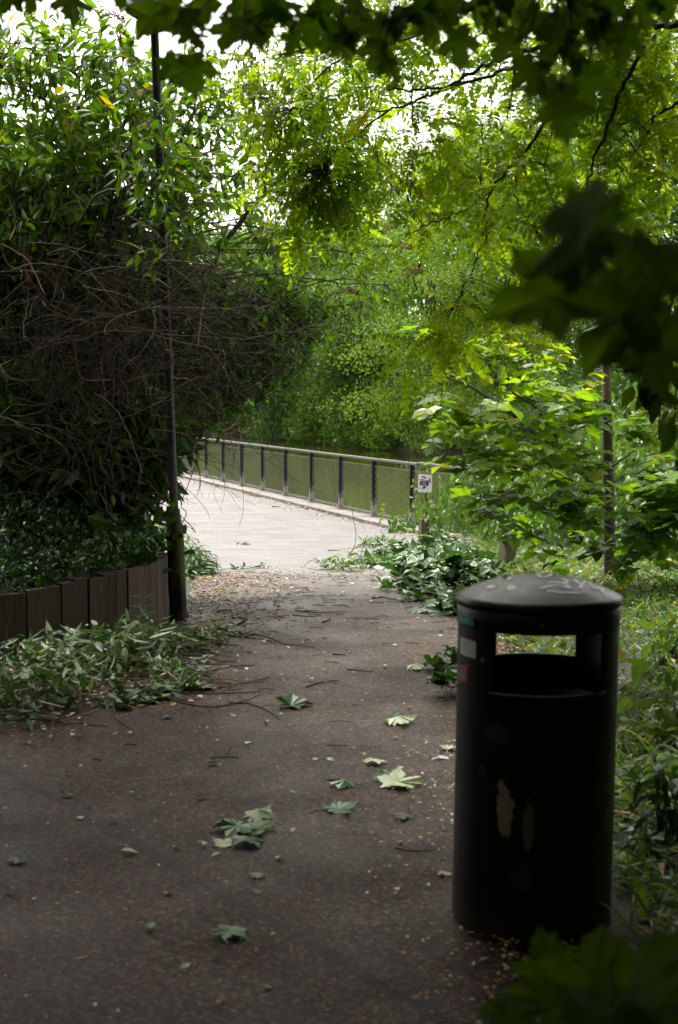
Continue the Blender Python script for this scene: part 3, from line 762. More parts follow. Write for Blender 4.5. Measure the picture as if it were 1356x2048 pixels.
def reach(traced, targets, mb, r0=.006, sag=.1, wander=.06, sides=4, mat=0, tint=.5, lmax=9.0):
    """thin branches from the nearest traced limb point to each target; returns their polylines"""
    T = np.vstack(traced); out = []
    for g in targets:
        d = np.linalg.norm((T - g) * (1, .7, 1), axis=1) ; j = np.argmin(d + rng.random(len(T)) * .25)
        a = T[j]; L = np.linalg.norm(g - a)
        if L < .05 or L > lmax: continue
        n = max(4, int(L / .12)); u = np.linspace(0, 1, n)
        w = np.cumsum(rng.normal(size=(n, 3)), 0); w -= u[:, None] * w[-1]
        q = a + (g - a) * u[:, None] + w * wander * L / math.sqrt(n) * .6
        q[:, 2] += sag * L * 4 * u * (1 - u) * .6
        mb.tube(q, np.linspace(r0 * (0.6 + .5 * min(L, 1.5)), r0 * .25, n), sides, mat, tint, cap=False)
        out.append(q)
    return out
def along(lines, spacing, f0=.25):
    P_, D_ = [], []
    for q in lines:
        seg = np.linalg.norm(np.diff(q, axis=0), axis=1); c = np.concatenate([[0], np.cumsum(seg)]); L = c[-1]
        s = np.arange(L * f0 + rng.random() * spacing, L, spacing)
        s = np.append(s, L * .995)
        p = np.stack([np.interp(s, c, q[:, i]) for i in range(3)], -1)
        e = np.stack([np.interp(np.minimum(s + .03, L), c, q[:, i]) for i in range(3)], -1) - np.stack([np.interp(s - .03, c, q[:, i]) for i in range(3)], -1)
        P_.append(p); D_.append(unit(e))
    return np.vstack(P_), np.vstack(D_)
def in_blobs(blobs, dens, depth_scale=1.0):
    """random points in balls given as (px, py, depth, radius m[, density factor])"""
    out = []
    for b in blobs:
        n = rng.poisson(dens * b[3] ** 2 * (b[4] if len(b) > 4 else 1))
        v = rdir(n) * (rng.random(n)[:, None] ** .4) * b[3]; v[:, 1] *= depth_scale
        out.append(P(b[0], b[1], b[2]) + v)
    return np.vstack(out)

# ------------------------------------------------------------------ far bank trees
def far_tree(x, y, zb, h, w, mat, label, leaf=.17, n=16000, low=True, cat='tree', near_w=1.0, skirt=None, name='riverside_tree'):
    o = thing(name, label, cat, (x, y, zb), 'trees along the far river bank')
    mb = MB(); lean_ = rng.normal(size=2) * .6
    tr = spline([(x, y, zb - .3), (x + lean_[0] * .4, y + lean_[1] * .4, zb + h * .3), (x + lean_[0], y + lean_[1], zb + h * .75)], 6)
    mb.tube(tr, np.linspace(.22, .06, len(tr)), 8)
    for k in range(9):
        a = rng.uniform(0, 2 * PI); j = rng.integers(3, len(tr) - 1); p = tr[j]
        e = p + np.array([math.cos(a) * w * .4, math.sin(a) * w * .4, h * rng.uniform(.02, .2)])
        mb.tube(spline([p, (p + e) / 2 + (0, 0, .5), e], 4), np.linspace(.09, .02, 9), 5)
    mb.build('trunk', M['bark'], o, True)
    nl = int(40 * near_w); cen = []; rad = []
    for k in range(nl):
        zf = rng.random() ** .85; z = zb + h * (.02 + .93 * zf) if low else zb + h * (.25 + .7 * zf)
        pr = w * .5 * math.sqrt(max(.05, 1 - ((zf - .42) / .62) ** 2)) * rng.uniform(.55, 1.12)
        a = rng.uniform(0, 2 * PI)
        if rng.random() < .55: a = math.atan2(-y, -x) + rng.normal() * .9       # more lobes on the river side
        cen.append((x + lean_[0] * zf + math.cos(a) * pr * (1 + .25 * (zf < .2)), y + lean_[1] * zf + math.sin(a) * pr, max(z, WATER_Z + .5))); rad.append(rng.uniform(.75, 1.8) * (w / 9) ** .5)
    cen = np.array(cen); rad = np.array(rad)
    pk = rad ** 2 / (rad ** 2).sum(); k = rng.choice(nl, n, p=pk)
    d = rdir(n, .55); rr_ = rad[k] * (1 - .35 * rng.random(n) ** 1.8) * (1 + .18 * rng.normal(size=n))
    pos = cen[k] + d * rr_[:, None] * (1.25, 1.25, .6)
    pos[:, 2] = np.maximum(pos[:, 2], WATER_Z + .08 + rng.random(n) * .3)
    # each lobe is made of small sprays: pull leaves towards a few sub-centres
    sub = rng.integers(0, 14, n); key = k * 14 + sub; off = rng.normal(size=(nl * 14, 3)) * .16
    pos += off[key]
    nr = unit(d * .6 + rdir(n) * .7 + (0, 0, .55)); dd = unit(d * .5 + rdir(n) * .8 + (0, 0, -.5))
    lt = rng.random(nl)
    mb = MB(); mb.scatter(rhomb(.62), pos, dd, nr, leaf * rng.uniform(.7, 1.3, n), np.clip(lt[k] * .65 + rng.random(n) * .35, 0, 1))
    if skirt is not None:
        t0, ns_ = skirt, 26; ct = t0 + rng.uniform(-w * .55, w * .55, ns_); cs_ = rng.uniform(15.3, 17.0, ns_); cz = rng.uniform(-.7, 2.2, ns_); kk = rng.integers(0, ns_, 5200); dd2 = rdir(5200)
        qx, qy = xy(ct[kk], cs_[kk]); ps = np.stack([qx, qy, cz[kk]], -1) + dd2 * (.75 * (1 - .4 * rng.random(5200)))[:, None] * (1.2, 1.2, .75)
        ps[:, 2] = np.maximum(ps[:, 2], WATER_Z + .05 + .2 * rng.random(5200)); mb.scatter(rhomb(.62), ps, unit(dd2 * .5 + rdir(5200) * .8 + (0, 0, -.5)), unit(dd2 * .6 + rdir(5200) * .7 + (0, 0, .5)), leaf * rng.uniform(.7, 1.3, 5200), rng.random(5200) * .7)
    # an inner mass that lets no sky through low down
    m_ = n // 8; zz = rng.random(m_)
    pin = np.stack([x + lean_[0] * zz, y + lean_[1] * zz, zb + h * (.02 + .8 * zz)], -1) + rdir(m_) * (w * .33) * rng.random(m_)[:, None] ** .5 * (1, 1, .3)
    pin[:, 2] = np.maximum(pin[:, 2], WATER_Z + .3)
    mb.scatter(rhomb(.8), pin, rdir(m_), rdir(m_), leaf * 2.4, rng.random(m_) * .3)
    mb.build('crown', M[mat], o)
    return o
FT = [  # t along the bank, s across, height, width, material, label
 (16, 19, 15.5, 9, 'far_c', 'dark tree at the far right of the opposite bank behind the reddish trunk', .17),
 (24, 20, 16, 9, 'far_a', 'tall mid green tree on the far bank seen above the creeper mound', .17),
 (32, 18.5, 13.5, 8, 'far_b', 'bright yellow green tree on the far bank right of the sapling limbs', .16),
 (40, 19, 14, 9, 'far_b', 'light yellow green rounded tree on the far bank in the middle of the picture', .17),
 (47, 18, 9.5, 8, 'far_a', 'lower rich green alder leaning over the water in the middle of the far bank', .17),
 (55, 18.5, 13, 9, 'far_a', 'mid green tree on the far bank above the fence posts', .19),
 (64, 19, 13, 10, 'far_c', 'deep green tree on the far bank just right of the hanging shrub tips', .2),
 (74, 18.5, 14, 10, 'far_a', 'mid green tree on the far bank above the leftmost visible fence rail', .22),
 (86, 19, 15, 11, 'far_c', 'dark distant tree at the left end of the visible far bank', .25),
 (100, 19, 15, 12, 'far_a', 'distant green tree mostly behind the lamp post and shrub', .28),
 (118, 20, 16, 14, 'far_c', 'farthest tree on the opposite bank, seen through gaps in the shrub', .3),
 (29, 28, 19, 10, 'far_c', 'tall dark tree standing in the second row behind the bright trees', .2),
 (44, 27, 17, 10, 'far_a', 'green treetop showing behind the light yellow green tree', .2),
 (60, 28, 17.5, 11, 'far_b', 'pale green treetop rising behind the mid green bank trees', .22),
 (80, 28, 17, 12, 'far_a', 'distant treetop in the second row left of the middle', .25)]
for (t_, s_, h, w, mt, lab, lf) in FT:
    if s_ < 25: s_ -= 1.2
    x, y = xy(t_, s_); zb = float(far_prof(np.array([s_ * 1.0]))[0])
    far_tree(x, y, zb, h, w, mt, lab, lf * .9, n=26000 if s_ < 25 else 13000, skirt=t_ if s_ < 25 else None)
for i, (px, d) in enumerate(((498, 100), (540, 97))):            # bare roots at the water's edge
    t_, s_ = ts(*P(px, 860, d)[:2]); x, y = xy(t_, 16.4); mb = MB()
    for k in range(7): mb.tube(spline([(x + rng.normal() * .3, y, WATER_Z + 1.2), (x + rng.normal() * .6, y - .3, WATER_Z + .6), (x + rng.normal() * 1.0, y - .6, WATER_Z - .1)], 4), np.linspace(.12, .05, 9), 5)
    tag(mb.build('tree_root', M['bark_red'], smooth=True), 'bare brown roots at the waterline of the far bank, ' + ('left clump' if i == 0 else 'right clump'), 'tree roots', 'bare roots at the far waterline')

# ------------------------------------------------------------------ butterfly bush over the timber wall
bush = thing('butterfly_bush', 'huge butterfly bush arching from the timber wall bed over the lamp post and path', 'shrub', (-2.0, 11.2, .45))
roots = [np.array([-2.3 + rng.normal() * .4, 11.3 + rng.normal() * .4, .35]) for _ in range(9)]
BB = [(470, 600, 12.0, .4, 1.2), (540, 690, 12.2, .35, 1.2), (440, 720, 11.8, .35, 1.0), (400, 800, 11.8, .28, 1.0), (590, 590, 12.6, .3, 1.2), (540, 300, 12.8, .4, .9), (500, 420, 12.9, .4, 1), (450, 320, 12.5, .4, .9), (420, 210, 12.4, .35, .9), (560, 450, 13, .4, 1), (610, 500, 13.2, .4, 1), (540, 560, 12.8, .4, 1), (500, 650, 12.6, .35, 1), (320, 330, 9.45, .32, 1.6), (335, 470, 9.4, .28, 1.6), (318, 230, 9.5, .16, 1.2), (660, 470, 13.4, .4, 1.1), (710, 560, 13.5, .4, 1.1), (770, 570, 13.7, .25, 1), (640, 400, 13.2, .35, .9), (590, 650, 12.8, .3, .9), (560, 750, 12.7, .25, .8), (490, 790, 12.6, .28, .8), (430, 840, 12.5, .22, .8), (620, 600, 12.8, .3, .9), (370, 420, 11.0, .5, .6), (60, 190, 11.2, .75, 1.3), (190, 170, 11.5, .7, 1.3), (110, 110, 11.6, .45, 1.0), (260, 140, 11.8, .4, .9), (20, 60, 11.8, .35, .3), (130, 300, 11.2, 1.0), (0, 380, 11.0, .8), (330, 250, 12.0, .55, .9), (250, 380, 11.5, .9), (400, 380, 12.4, .7, .8), (470, 470, 12.8, .6),
      (330, 480, 12.0, .75), (560, 480, 13.2, .5), (640, 560, 13.4, .42), (720, 500, 13.7, .36, .7), (790, 490, 13.9, .28, .6), (700, 610, 13.5, .33, .7), (560, 620, 13.0, .5), (600, 700, 13.0, .33), (500, 730, 12.8, .4, .8), (440, 620, 12.5, .6, .6),
      (430, 790, 12.6, .33, .5), (455, 200, 12.6, .38, .9), (520, 330, 12.9, .4, .9), (400, 130, 12.4, .3, .8), (240, 520, 11.3, .6, .45), (80, 520, 10.8, .7, .35), (395, 860, 12.6, .14, .7)]
DARK = [(280, 960, 11.4, .3, 1.5), (230, 1010, 11.2, .35, 1.3), (520, 620, 13.3, .4), (560, 690, 13.3, .35), (480, 760, 13.2, .3), (600, 640, 13.5, .3), (120, 900, 11.0, .5, 1.3), (260, 870, 11.3, .45, 1.3), (30, 860, 11.0, .6, 1.2), (340, 860, 11.8, .3), (420, 760, 12.8, .35), (0, 560, 11.6, 1.0), (180, 600, 12.0, .9), (330, 620, 12.6, .7), (0, 780, 11.6, .9), (150, 790, 12.2, .85), (290, 780, 12.6, .6), (60, 960, 11.5, .7), (180, 930, 12.4, .55), (470, 660, 13.3, .5), (380, 740, 13.0, .45, .7), (250, 900, 12.6, .35, .5), (60, 450, 12, 1.0), (260, 300, 12.4, .8, .5)]
mb_s = MB(); targets = in_blobs(BB, 150)
limbs = []
for g in [P(*b[:3]) for b in BB + DARK]:
    a = roots[rng.integers(len(roots))]
    mid = a + (g - a) * .36; mid[2] = a[2] + .72 * max(g[2] - a[2], .4) + .35; mid[:2] += rng.normal(size=2) * .15
    q = spline([a, mid, g], 9); w_ = np.cumsum(rng.normal(size=q.shape) * .035, 0); w_ -= np.linspace(0, 1, len(q))[:, None] * w_[-1]; q = q + w_; limbs.append(q); mb_s.tube(q, np.linspace(.018, .005, len(q)), 5, cap=False)
for pts in ([(435, 505), (500, 420), (545, 370), (625, 305)], [(430, 520), (390, 640), (330, 800)], [(380, 610), (440, 560), (470, 540)]):
    q = spline([P(a, b, 12.4) for a, b in pts], 6); limbs.append(q); mb_s.tube(q, np.linspace(.025, .008, len(q)), 5)
tw = reach(limbs, targets, mb_s, .005, .12, .10, lmax=.75)
mb_s.build('branches', M['bark'], bush)
pos, dr = along(tw, .05, .35)
N = len(pos); side = np.cross(dr, rdir(N)); side = unit(side)
ld = unit(side * .8 + dr * .6 + rdir(N) * .35 + (0, 0, -.12)); ln = unit(rdir(N) * .6 + (0, 0, .9))
top = sstep(1.8, 3.4, pos[:, 2])  # upper leaves tinted lighter, light from above put into the colour
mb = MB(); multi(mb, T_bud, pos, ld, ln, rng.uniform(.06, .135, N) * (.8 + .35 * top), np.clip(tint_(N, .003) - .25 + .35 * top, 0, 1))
# inner shaded mass
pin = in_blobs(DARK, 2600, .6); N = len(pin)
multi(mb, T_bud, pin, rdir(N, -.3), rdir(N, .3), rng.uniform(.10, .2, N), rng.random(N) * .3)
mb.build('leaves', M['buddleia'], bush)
SPK = [(20, 100, 11.2, .30, .9), (14, 132, 11.1, .26, -.2), (222, 28, 11.4, .28, -.25), (241, 72, 11.4, .16, -1.5), (452, 190, 12.6, .16, -1), (466, 108, 12.6, .10, .2), (372, 288, 12.0, .22, -.3), (450, 192, 12.6, .12, .3),
       (768, 387, 13.7, .16, .15), (782, 452, 13.8, .22, .2), (832, 463, 13.8, .24, .3), (690, 497, 13.5, .22, .05), (826, 543, 13.8, .24, .25), (812, 494, 13.8, .2, .2), (702, 582, 13.5, .2, -.2), (800, 262, 13.6, .16, .1), (846, 470, 13.9, .14, .4), (53, 520, 10.6, .32, -1.5), (110, 560, 10.8, .18, -1.2), (640, 612, 13.4, .14, 0)]
for (a, b, d, L, an) in SPK:
    mb = MB(); p = P(a, b, d); L = L * .8
    ax_ = np.array([math.cos(an), .1, math.sin(an)]); ax_ /= np.linalg.norm(ax_)
    q = np.array([p + ax_ * L * (u - .5) + (0, 0, -.12 * L * (2 * u - 1) ** 2) for u in np.linspace(0, 1, 7)]); mb.tube(q, .004, 4)
    n = int(240 * L / .2); u = rng.random(n) ** .8; c = np.stack([np.interp(u, np.linspace(0, 1, 7), q[:, i]) for i in range(3)], -1)
    dd = rdir(n); c += dd * (.026 * (1 - .75 * u) + .004)[:, None]
    mb.scatter(rhomb(.8), c, dd, rdir(n), rng.uniform(.010, .02, n), rng.random(n)); mb.build('flower_spike', M['spike'], bush)

# ------------------------------------------------------------------ dead twig thicket in front of the bush
thk = thing('dead_bramble', 'thicket of bare brown dead twigs hanging in front of the dark hollow of the bush', 'dead twigs', (-2.2, 10.4, .5))
mb = MB()
def twig(p, d, L, r, droop, tint, mbx=None, n=9):
    mbx = mbx or mb
    q = [p]; d = unit(d); curl = rng.normal(size=3) * .22
    for k in range(n):
        d = unit(d + rng.normal(size=3) * .16 + curl * .35 + (0, 0, -droop)); q.append(q[-1] + d * L / n)
    q = np.array(q); mbx.tube(q, np.linspace(r, r * .4, len(q)), 4, 0, tint, cap=False); return q
TW = [(500, 640, 12.4, .4, .4), (540, 740, 12.4, .3, .6), (330, 600, 9.5, .35, 1.3), (310, 500, 9.5, .35, .9), (350, 690, 9.5, .3, .9), (60, 640, 10.3, .8, 1), (200, 620, 10.5, .7, 1.2), (330, 600, 10.7, .6, 1.3), (440, 620, 11.8, .5, .7), (120, 760, 10.4, .8, .9), (280, 740, 10.7, .6, 1.2), (400, 720, 11.6, .5, 1.3), (480, 720, 12.2, .45, .45), (560, 700, 12.4, .4, .3), (60, 480, 10.3, .6, .5), (220, 480, 10.7, .5, .4), (380, 820, 11.8, .35, 1.1), (330, 880, 11.9, .3, 1.2), (100, 900, 10.6, .7, .8), (240, 920, 11.2, .45, 1), (640, 620, 13, .4, .5)]
src = in_blobs(TW, 150); 
for p in src:
    sgn = 1 if rng.random() < .62 else -1
    d = np.array([sgn * rng.uniform(.4, 1), rng.normal() * .45, rng.uniform(-.55, .5)])
    L = rng.uniform(.25, 1.1); tn = rng.random() ** 2.6
    q = twig(p, d, L, rng.uniform(.0018, .0045), rng.uniform(0, .10), tn)
    for _ in range(rng.integers(0, 4)):
        j = rng.integers(2, 8); twig(q[j], unit(q[j + 1] - q[j]) + rng.normal(size=3) * .7, L * rng.uniform(.2, .5), .0018, .05, tn, n=6)
# paler cut stubs that catch the light
for (a, b, c, d_) in ((395, 695, 440, 525), (300, 610, 398, 530), (180, 545, 260, 640), (90, 545, 0, 490), (220, 760, 150, 690), (0, 730, 75, 760), (20, 480, 15, 390), (150, 640, 85, 600), (120, 350, 60, 430), (255, 430, 350, 520), (345, 760, 330, 700), (350, 500, 230, 480), (420, 530, 200, 548)):
    p0, p1 = P(a, b, 10.2), P(c, d_, 10.1 + rng.random() * .2); m_ = (p0 + p1) / 2 + rng.normal(size=3) * .07
    mb.tube(spline([p0, m_, p1], 6), np.linspace(.005, .0035, 13), 5, 0, .95)
mb.build('twigs', M['twig'], thk)
mb = MB(); L_ = [(470, 700), (300, 790), (160, 820), (60, 700), (250, 600), (20, 300), (70, 380), (35, 345), (290, 590), (350, 490)]
for (a, b) in [(300, 1035), (335, 985), (350, 1000), (225, 990), (275, 960)]:
    p = P(a, b, 9.9); multi(mb, T_oval, [p], rdir(1, -1.2), rdir(1), .08, .2)
for (a, b) in [(60, 300), (75, 315), (20, 340), (60, 440), (85, 355), (290, 510), (90, 330)]:
    p = P(a, b, 10.0) + rng.normal(size=(5, 3)) * .05; multi(mb, T_oval, p, rdir(5, -.3), rdir(5, .6), .09, rng.random(5))
mb.build('leaves', M['creeper'], thk)
mb = MB()
for pts in ([(270, 1000), (300, 985), (330, 1000), (345, 1030)], [(250, 930), (290, 960), (340, 1010), (385, 1055)], [(330, 960), (355, 990), (365, 1010)], [(400, 905), (380, 960), (362, 1010), (372, 1030), (340, 1090)], [(240, 1000), (290, 1040), (345, 1090)]):
    mb.tube(spline([P(a, b, 10.0) for a, b in pts], 6), .003, 4, 0, .3, cap=False)
mb.build('hanging_stems', M['twig'], thk)

# ivy and low growth on the bed
ivy = thing('ivy', 'low dark ivy and herbs covering the bed above the timber wall', 'ivy', (-1.8, 10, .5))
mb = MB(); n = 9000; j = rng.integers(0, int(len(wp) * .78), n); u = rng.random(n) ** 1.3
pos = np.stack([wp[j, 0] - .02 - u * 3.0, wp[j, 1] + u * 2.2, wp[j, 2] + gslope(wp[j, 1]) * 0 + .02 + .25 * sstep(0, .5, u * .43) + rng.random(n) * (.06 + .26 * sstep(0.02, .3, u))], -1) + rng.normal(size=(n, 3)) * .04
multi(mb, T_oval + T_map[:1], pos, rdir(n, -.1), rdir(n, .8), rng.uniform(.03, .075, n), np.clip(rng.random(n) - .2 + .4 * (pos[:, 0] > -1.75), 0, 1)); mb.build('leaves', M['ivy'], ivy)
mb = MB(); n = 60; pos = P(280, 1085, 10.2) + rng.normal(size=(n, 3)) * (.14, .2, .07)
multi(mb, T_oval, pos, rdir(n, -.3), rdir(n, .8), rng.uniform(.09, .19, n), rng.random(n)); mb.build('broad_leaves', M['ivy'], ivy)

# small leafy shrub at the kerb just past the lamp post
def mound(name, lab, cat, c, rad, n, tp, mat, size, grp=None, stems=25, up=.5, tint_lo=0, rare=.0):
    o = thing(name, lab, cat, tuple(c), grp); c = np.array(c, float); rad = np.array(rad, float)
    mb = MB()
    for _ in range(stems):
        e = c + rdir(1, .8)[0] * rad * rng.uniform(.5, 1); e[2] = abs(e[2] - c[2]) + c[2]
        mb.tube(spline([c + rng.normal(size=3) * (.2, .2, 0) * rad, (c + e) / 2 + (0, 0, .2 * rad[2]), e], 4), .004, 4, 0, rng.random(), cap=False)
    mb.build('stems', M['stem'], o)
    mb = MB(); d = rdir(n, .25); d[:, 2] = np.abs(d[:, 2]) - .12
    pos = c + d * rad * (1 - .6 * rng.random(n)[:, None] ** 1.5) * (1 + .12 * rng.normal(size=(n, 1)))
    pos[:, 2] = np.maximum(pos[:, 2], c[2] + .01)
    t = tint_(n, rare)
    multi(mb, tp, pos, unit(d * (1, 1, .3) + rdir(n) * .6 + (0, 0, -.45)), unit(d * .5 + rdir(n) * .5 + (0, 0, up)), size * rng.uniform(.6, 1.25, n), np.clip(t + tint_lo, 0, 1))
    mb.build('leaves', M[mat], o); return o
c = G(385, 1150); mound('kerb_shrub', 'small leafy shrub at the path edge just past the lamp post', 'shrub', (c[0] - .02, c[1] + .1, c[2]), (.24, .5, .34), 700, T_lance, 'cut', .1)
c = G(330, 1090); mound('kerb_weed', 'bright weeds between the timber wall end and the pale paving', 'weeds', (c[0] - .4, c[1] + .3, c[2] - .02), (.7, 1.0, .5), 1500, T_oval, 'creeper', .08, tint_lo=-.1)
c = G(225, 1020); mound('low_bush', 'dark low bush under the butterfly bush at the back of the bed', 'bush', (c[0] - 1.2, 13.5, -.1), (1.5, 1.2, .75), 2600, T_oval, 'ivy', .1)

# ------------------------------------------------------------------ locust tree leaning in from the right
loc = thing('locust_tree', 'locust tree with fine feathery leaves arching over the path from the right', 'tree', (4.2, 7.2, .1))
tr = spline([(4.2, 7.2, -.1), (4.1, 7.3, 2.0), (3.7, 7.4, 4.0), (3.2, 7.5, 6.0), (3.0, 7.5, 9.0)], 6)
mb = MB(); mb.tube(tr, np.linspace(.14, .05, len(tr)), 10); mb.build('trunk', M['bark'], loc, True)
D = 8.0
TR = [
 ([(1470, 60, 7.3), (1354, 50, 7.4), (1286, 52, 7.5), (1226, 65, 7.6), (1146, 85, 7.8), (1066, 98, 8), (996, 120, 8.2), (936, 150, 8.4), (886, 175, 8.6), (826, 180, 8.8), (776, 180, 9)], .022, .006),
 ([(1290, 90, 7.5), (1246, 175, 7.6), (1216, 250, 7.7), (1186, 325, 7.8), (1171, 390, 7.9), (1141, 450, 8)], .013, .004),
 ([(1226, 65, 7.6), (1160, 120, 7.9), (1111, 200, 8), (1076, 265, 8.1), (1036, 320, 8.2), (986, 375, 8.4), (971, 425, 8.4), (971, 475, 8.5), (946, 540, 8.6), (911, 610, 8.6)], .013, .003),
 ([(986, 378, 8.4), (946, 410, 8.6), (896, 435, 8.8), (851, 450, 8.9), (816, 470, 9.0)], .007, .003),
 ([(1036, 130, 8.2), (996, 145, 8.4), (891, 180, 8.7), (836, 200, 8.9), (776, 220, 9.1), (721, 220, 9.3)], .012, .005),
 ([(776, 222, 9.1), (726, 260, 9.3), (676, 300, 9.5), (640, 345, 9.6)], .007, .003),
 ([(1030, 130, 8.3), (1020, 200, 8.4), (1016, 220, 8.4), (1002, 262, 8.5)], .007, .003),
 ([(826, 180, 8.8), (826, 240, 8.9), (850, 275, 8.9), (905, 310, 9.0)], .005, .002),
 ([(1500, -60, 7.2), (1300, -40, 7.4), (1100, -20, 7.7), (900, 20, 8.0), (760, 60, 8.4), (640, 90, 8.9), (560, 110, 9.3)], .02, .005),
 ([(900, 20, 8.0), (840, 70, 8.3), (700, 110, 8.8), (640, 150, 9.2), (590, 220, 9.5)], .010, .003),
 ([(1500, 250, 7.6), (1400, 200, 7.5), (1320, 230, 7.7), (1270, 300, 7.9), (1200, 330, 8.1)], .012, .004),
 ([(1045, 310, 8.2), (1030, 380, 8.3), (1050, 430, 8.3), (1080, 470, 8.4)], .005, .002),
 ([(1105, 250, 8.0), (1090, 350, 8.1), (1130, 470, 8.2)], .004, .002),
 ([(965, 250, 8.6), (960, 330, 8.7), (955, 420, 8.8), (930, 470, 8.8)], .004, .002)]
mb = MB(); traced = []
mb.tube(spline([tr[12], (tr[12] + P(1470, 60, 7.3)) / 2 + (0, 0, .2), P(1470, 60, 7.3)], 5), np.linspace(.05, .024, 11), 6)
mb.tube(spline([tr[16], P(1500, -60, 7.2)], 5), np.linspace(.04, .02, 6), 6); mb.tube(spline([tr[11], P(1500, 250, 7.6)], 5), np.linspace(.04, .013, 6), 6)
for pts, r0, r1 in TR:
    q = spline([P(*p) for p in pts], 6)
    q[1:-1] += rng.normal(size=(len(q) - 2, 3)) * .006
    traced.append(q); mb.tube(q, np.linspace(r0, r1, len(q)), 6)
RB = [(520, 150, 9.8, .3, .5), (600, 130, 9.6, .33, .9), (690, 110, 9.2, .35, 1), (640, 210, 9.7, .4, 1.1), (560, 260, 9.9, .35, .8), (720, 190, 9.2, .33, .8), (800, 130, 9, .3, .5), (660, 320, 9.8, .4, .9), (560, 380, 10.1, .35, .7), (740, 360, 9.7, .35, .9), (650, 420, 10, .35, .9),
      (850, 330, 9.2, .35, 1.0), (930, 270, 9, .33, .8), (800, 420, 9.5, .3, .6), (900, 190, 9, .3, .35), (960, 340, 8.8, .35, 1.1), (1040, 260, 8.5, .33, .9), (1100, 330, 8.3, .35, 1), (1050, 400, 8.5, .33, .8), (960, 430, 8.7, .3, .7),
      (1180, 220, 8.1, .35, 1), (1270, 180, 7.9, .35, 1.1), (1200, 400, 8.2, .33, .8), (1280, 330, 8, .4, 1), (1330, 260, 7.9, .35, .9), (1150, 500, 8.4, .3, .7), (1000, 560, 8.7, .3, .5), (1100, 570, 8.6, .28, .4), (920, 640, 8.7, .28, .6), (870, 700, 8.9, .22, .5), (1020, 700, 8.7, .2, .35), (1080, 100, 8.3, .35, .9),
      (960, 90, 8.6, .35, .8), (860, 60, 8.8, .35, .8), (740, 40, 9, .35, .6), (1180, 60, 8, .35, .9), (1300, 60, 7.8, .35, 1), (1250, 500, 8.2, .33, .7), (760, 540, 9.4, .16, .4), (740, 290, 9.5, .3, .7)]
tg = in_blobs(RB, 235, 1.4)
# outside the picture the same tree spreads over the path and shades it
up_t = np.stack([rng.uniform(-1.8, 4.5, 260), rng.uniform(4.0, 10.0, 260), rng.uniform(0, 1, 260)], -1); up_t[:, 2] = 1.6 + .29 * up_t[:, 1] + .45 + up_t[:, 2] * 2.2
tw = reach(traced, tg, mb, .0035, .06, .09)
mb.build('branches', M['bark'], loc)
pos, dr = along(tw, .13, .3); N = len(pos)
ld = unit(unit(np.cross(dr, rdir(N))) * .8 + dr * .5 + (0, 0, -.05) + rdir(N) * .25); ln = unit(rdir(N) * .6 + (0, -.5, .8))
mb = MB(); multi(mb, T_cmp, pos, ld, ln, rng.uniform(.17, .30, N), tint_(N, .008)); mb.build('leaves', M['robinia'], loc)
mb = MB()
for (a, b, d, k) in ((540, 300, 9.8, 3), (520, 130, 9.8, 4), (500, 190, 9.9, 3), (600, 200, 9.7, 2), (830, 350, 9, 2), (1015, 565, 8.5, 1), (845, 560, 9, 1), (700, 60, 9, 2)):
    for _ in range(k):
        mb = MB(); n = 34; c = P(a, b, d) + rng.normal(size=3) * .1; pos = c + rng.normal(size=(n, 3)) * (.05, .05, .07)
        mb.scatter(rhomb(.3), pos, unit(rdir(n) * .4 + (0, 0, -1)), rdir(n), rng.uniform(.04, .07, n), rng.random(n)); mb.build('seed_cluster', M['seed'], loc)

# ------------------------------------------------------------------ maple sapling on the right
sap = thing('maple_sapling', 'young maple with two long limbs reaching left over the creeper by the bin', 'tree', tuple(G(1220, 1178)))
SD = sap.location.y
mb = MB(); q1 = spline([P(1222, 1190, SD), P(1217, 1000, SD), P(1215, 880, SD), P(1214, 800, SD)], 6)
mb.tube(q1, np.linspace(.062, .042, len(q1)), 9); mb.build('trunk', M['bark'], sap, True)
mb = MB(); q2 = spline([P(1214, 800, SD), P(1212, 700, SD), P(1208, 550, SD), P(1210, 400, SD), P(1213, 270, SD), P(1216, 100, SD), P(1222, -60, SD)], 6)
mb.tube(q2, np.linspace(.042, .022, len(q2)), 9); mb.tube(spline([P(1200, 640, SD), P(1185, 560, SD), P(1192, 420, SD), P(1196, 330, SD)], 5), .011, 6)
mb.build('upper_trunk', M['bark_red'], sap, True)['label'] = 'smooth reddish upper trunk'
